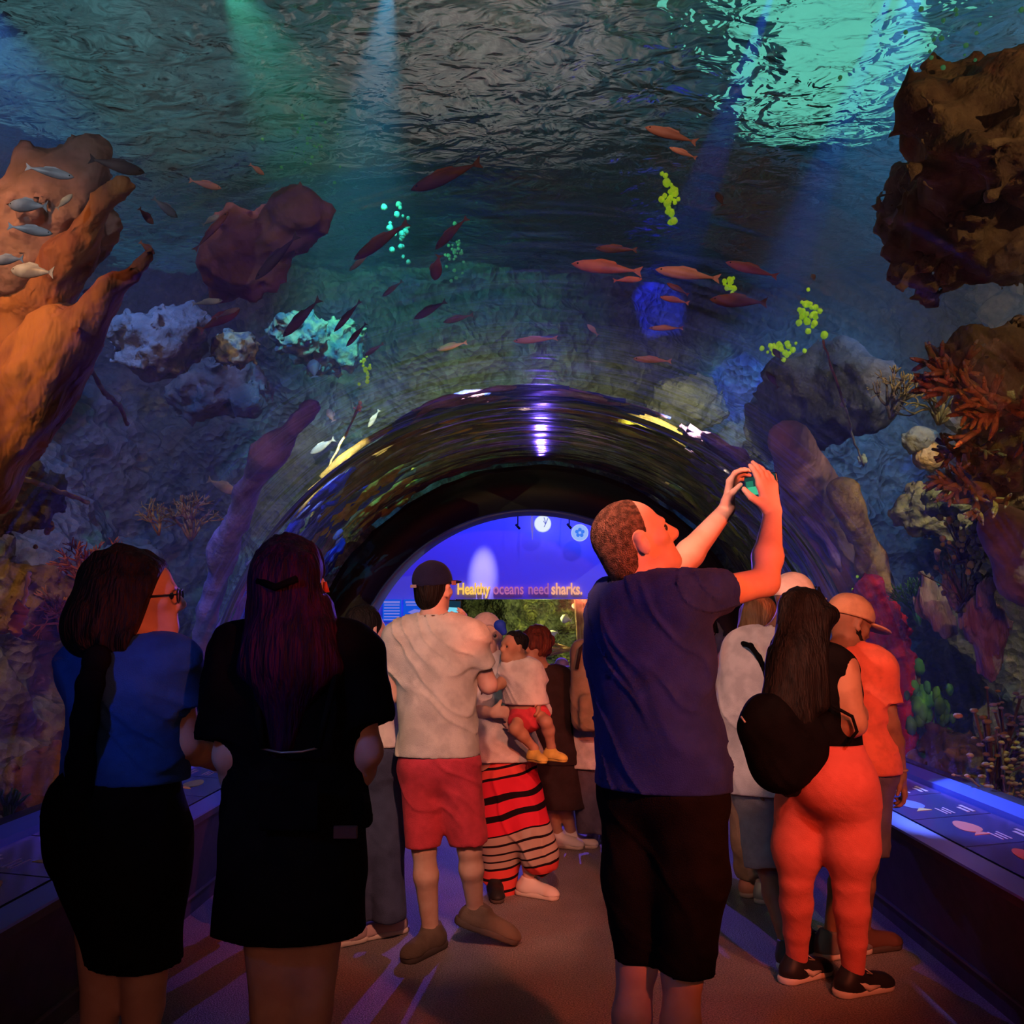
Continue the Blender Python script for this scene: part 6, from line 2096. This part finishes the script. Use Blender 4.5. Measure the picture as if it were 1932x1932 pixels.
for a in (64, 100, 128):
    aa = math.radians(a)
    lamp('SPOT', (CX + 2.5 * math.cos(aa), 6.7, CZ + 2.5 * math.sin(aa)), (CX + 2.33 * math.cos(aa), 9.0, CZ + 2.33 * math.sin(aa)), 220, (1, .88, .35), 0, 60, .6, 'collar_fill')  # unseen, added to light the painted streaks round the arch
# unseen fills added along the near rim to brighten rocks and fish, facing away
lamp('SPOT', (-2.6, 2.2, 3.6), (-2.3, 4.8, 2.4), 170, (1, .42, .12), 0, 50, .8, 'rim_fill')
lamp('SPOT', (-2.0, 3.0, 4.6), (-3.0, 6.0, 4.0), 45, (1, .62, .45), 0, 60, .8, 'rim_fill')
lamp('SPOT', (-1.6, 3.5, 4.7), (-2.2, 7.5, 4.0), 170, (1, .52, .48), 0, 36, .8, 'rim_fill')
lamp('SPOT', (1.9, 3.0, 4.7), (3.1, 5.6, 4.3), 80, (1, .66, .40), 0, 60, .8, 'rim_fill')
lamp('SPOT', (2.9, 2.4, 3.6), (3.0, 5.8, 2.6), 190, (1, .75, .38), 0, 44, .8, 'rim_fill')
lamp('SPOT', (.3, 3.0, 4.7), (.8, 7.6, 3.7), 110, (1, .50, .34), 0, 44, .9, 'rim_fill')
lamp('SPOT', (2.5, 3.2, 3.9), (2.5, 7.6, 2.2), 170, (1, .68, .58), 0, 26, .7, 'rim_fill')
lamp('SPOT', (-2.2, 2.0, 3.2), (-1.5, 4.4, 3.2), 26, (.85, .9, 1.0), 0, 80, .8, 'rim_fill')
lamp('SPOT', (.0, 2.4, 4.0), (-.3, 5.0, 3.6), 34, (1, .50, .36), 0, 90, .8, 'rim_fill')
lamp('SPOT', (2.3, 2.0, 3.3), (2.05, 4.4, 3.5), 20, (1, .66, .42), 0, 80, .8, 'rim_fill')
lamp('SPOT', (.2, -1.0, 1.9), (-.3, 3.2, .0), 38, (1, .30, .16), .3, 60, .9, 'floor_fill')  # unseen fill added behind the camera for near legs and floor
# ================================================================== CAMERA
cd = bpy.data.cameras.new('camera')
cd.sensor_fit = 'HORIZONTAL'
cd.sensor_width = 36
cd.lens = F / 1932 * 36
cd.clip_start = .05
cam = bpy.data.objects.new('camera', cd)
C.objects.link(cam)
Rm = Matrix((_cr, _cu, -_cf)).transposed()
cam.matrix_world = Matrix.Translation(Vector(CAM)) @ Rm.to_4x4()
bpy.context.scene.camera = cam

w = bpy.data.worlds.new('world')
bpy.context.scene.world = w
w.use_nodes = True
w.node_tree.nodes['Background'].inputs[0].default_value = (.02, .03, .05, 1)
w.node_tree.nodes['Background'].inputs[1].default_value = .15
sc = bpy.context.scene
sc.view_settings.view_transform = 'Standard'
sc.view_settings.look = 'None'
sc.view_settings.exposure = 0
sc.view_settings.gamma = 1
sc.view_settings.use_curve_mapping = False
cy = sc.cycles
cy.max_bounces = 5
cy.diffuse_bounces = 1
cy.glossy_bounces = 2
cy.transmission_bounces = 4
cy.transparent_max_bounces = 10
cy.caustics_reflective = False
cy.caustics_refractive = False
cy.sample_clamp_indirect = 2.0
cy.sample_clamp_direct = 0
cy.use_adaptive_sampling = True
cy.adaptive_threshold = .1
cy.adaptive_min_samples = 16
cy.volume_bounces = 0
sc.render.use_persistent_data = False
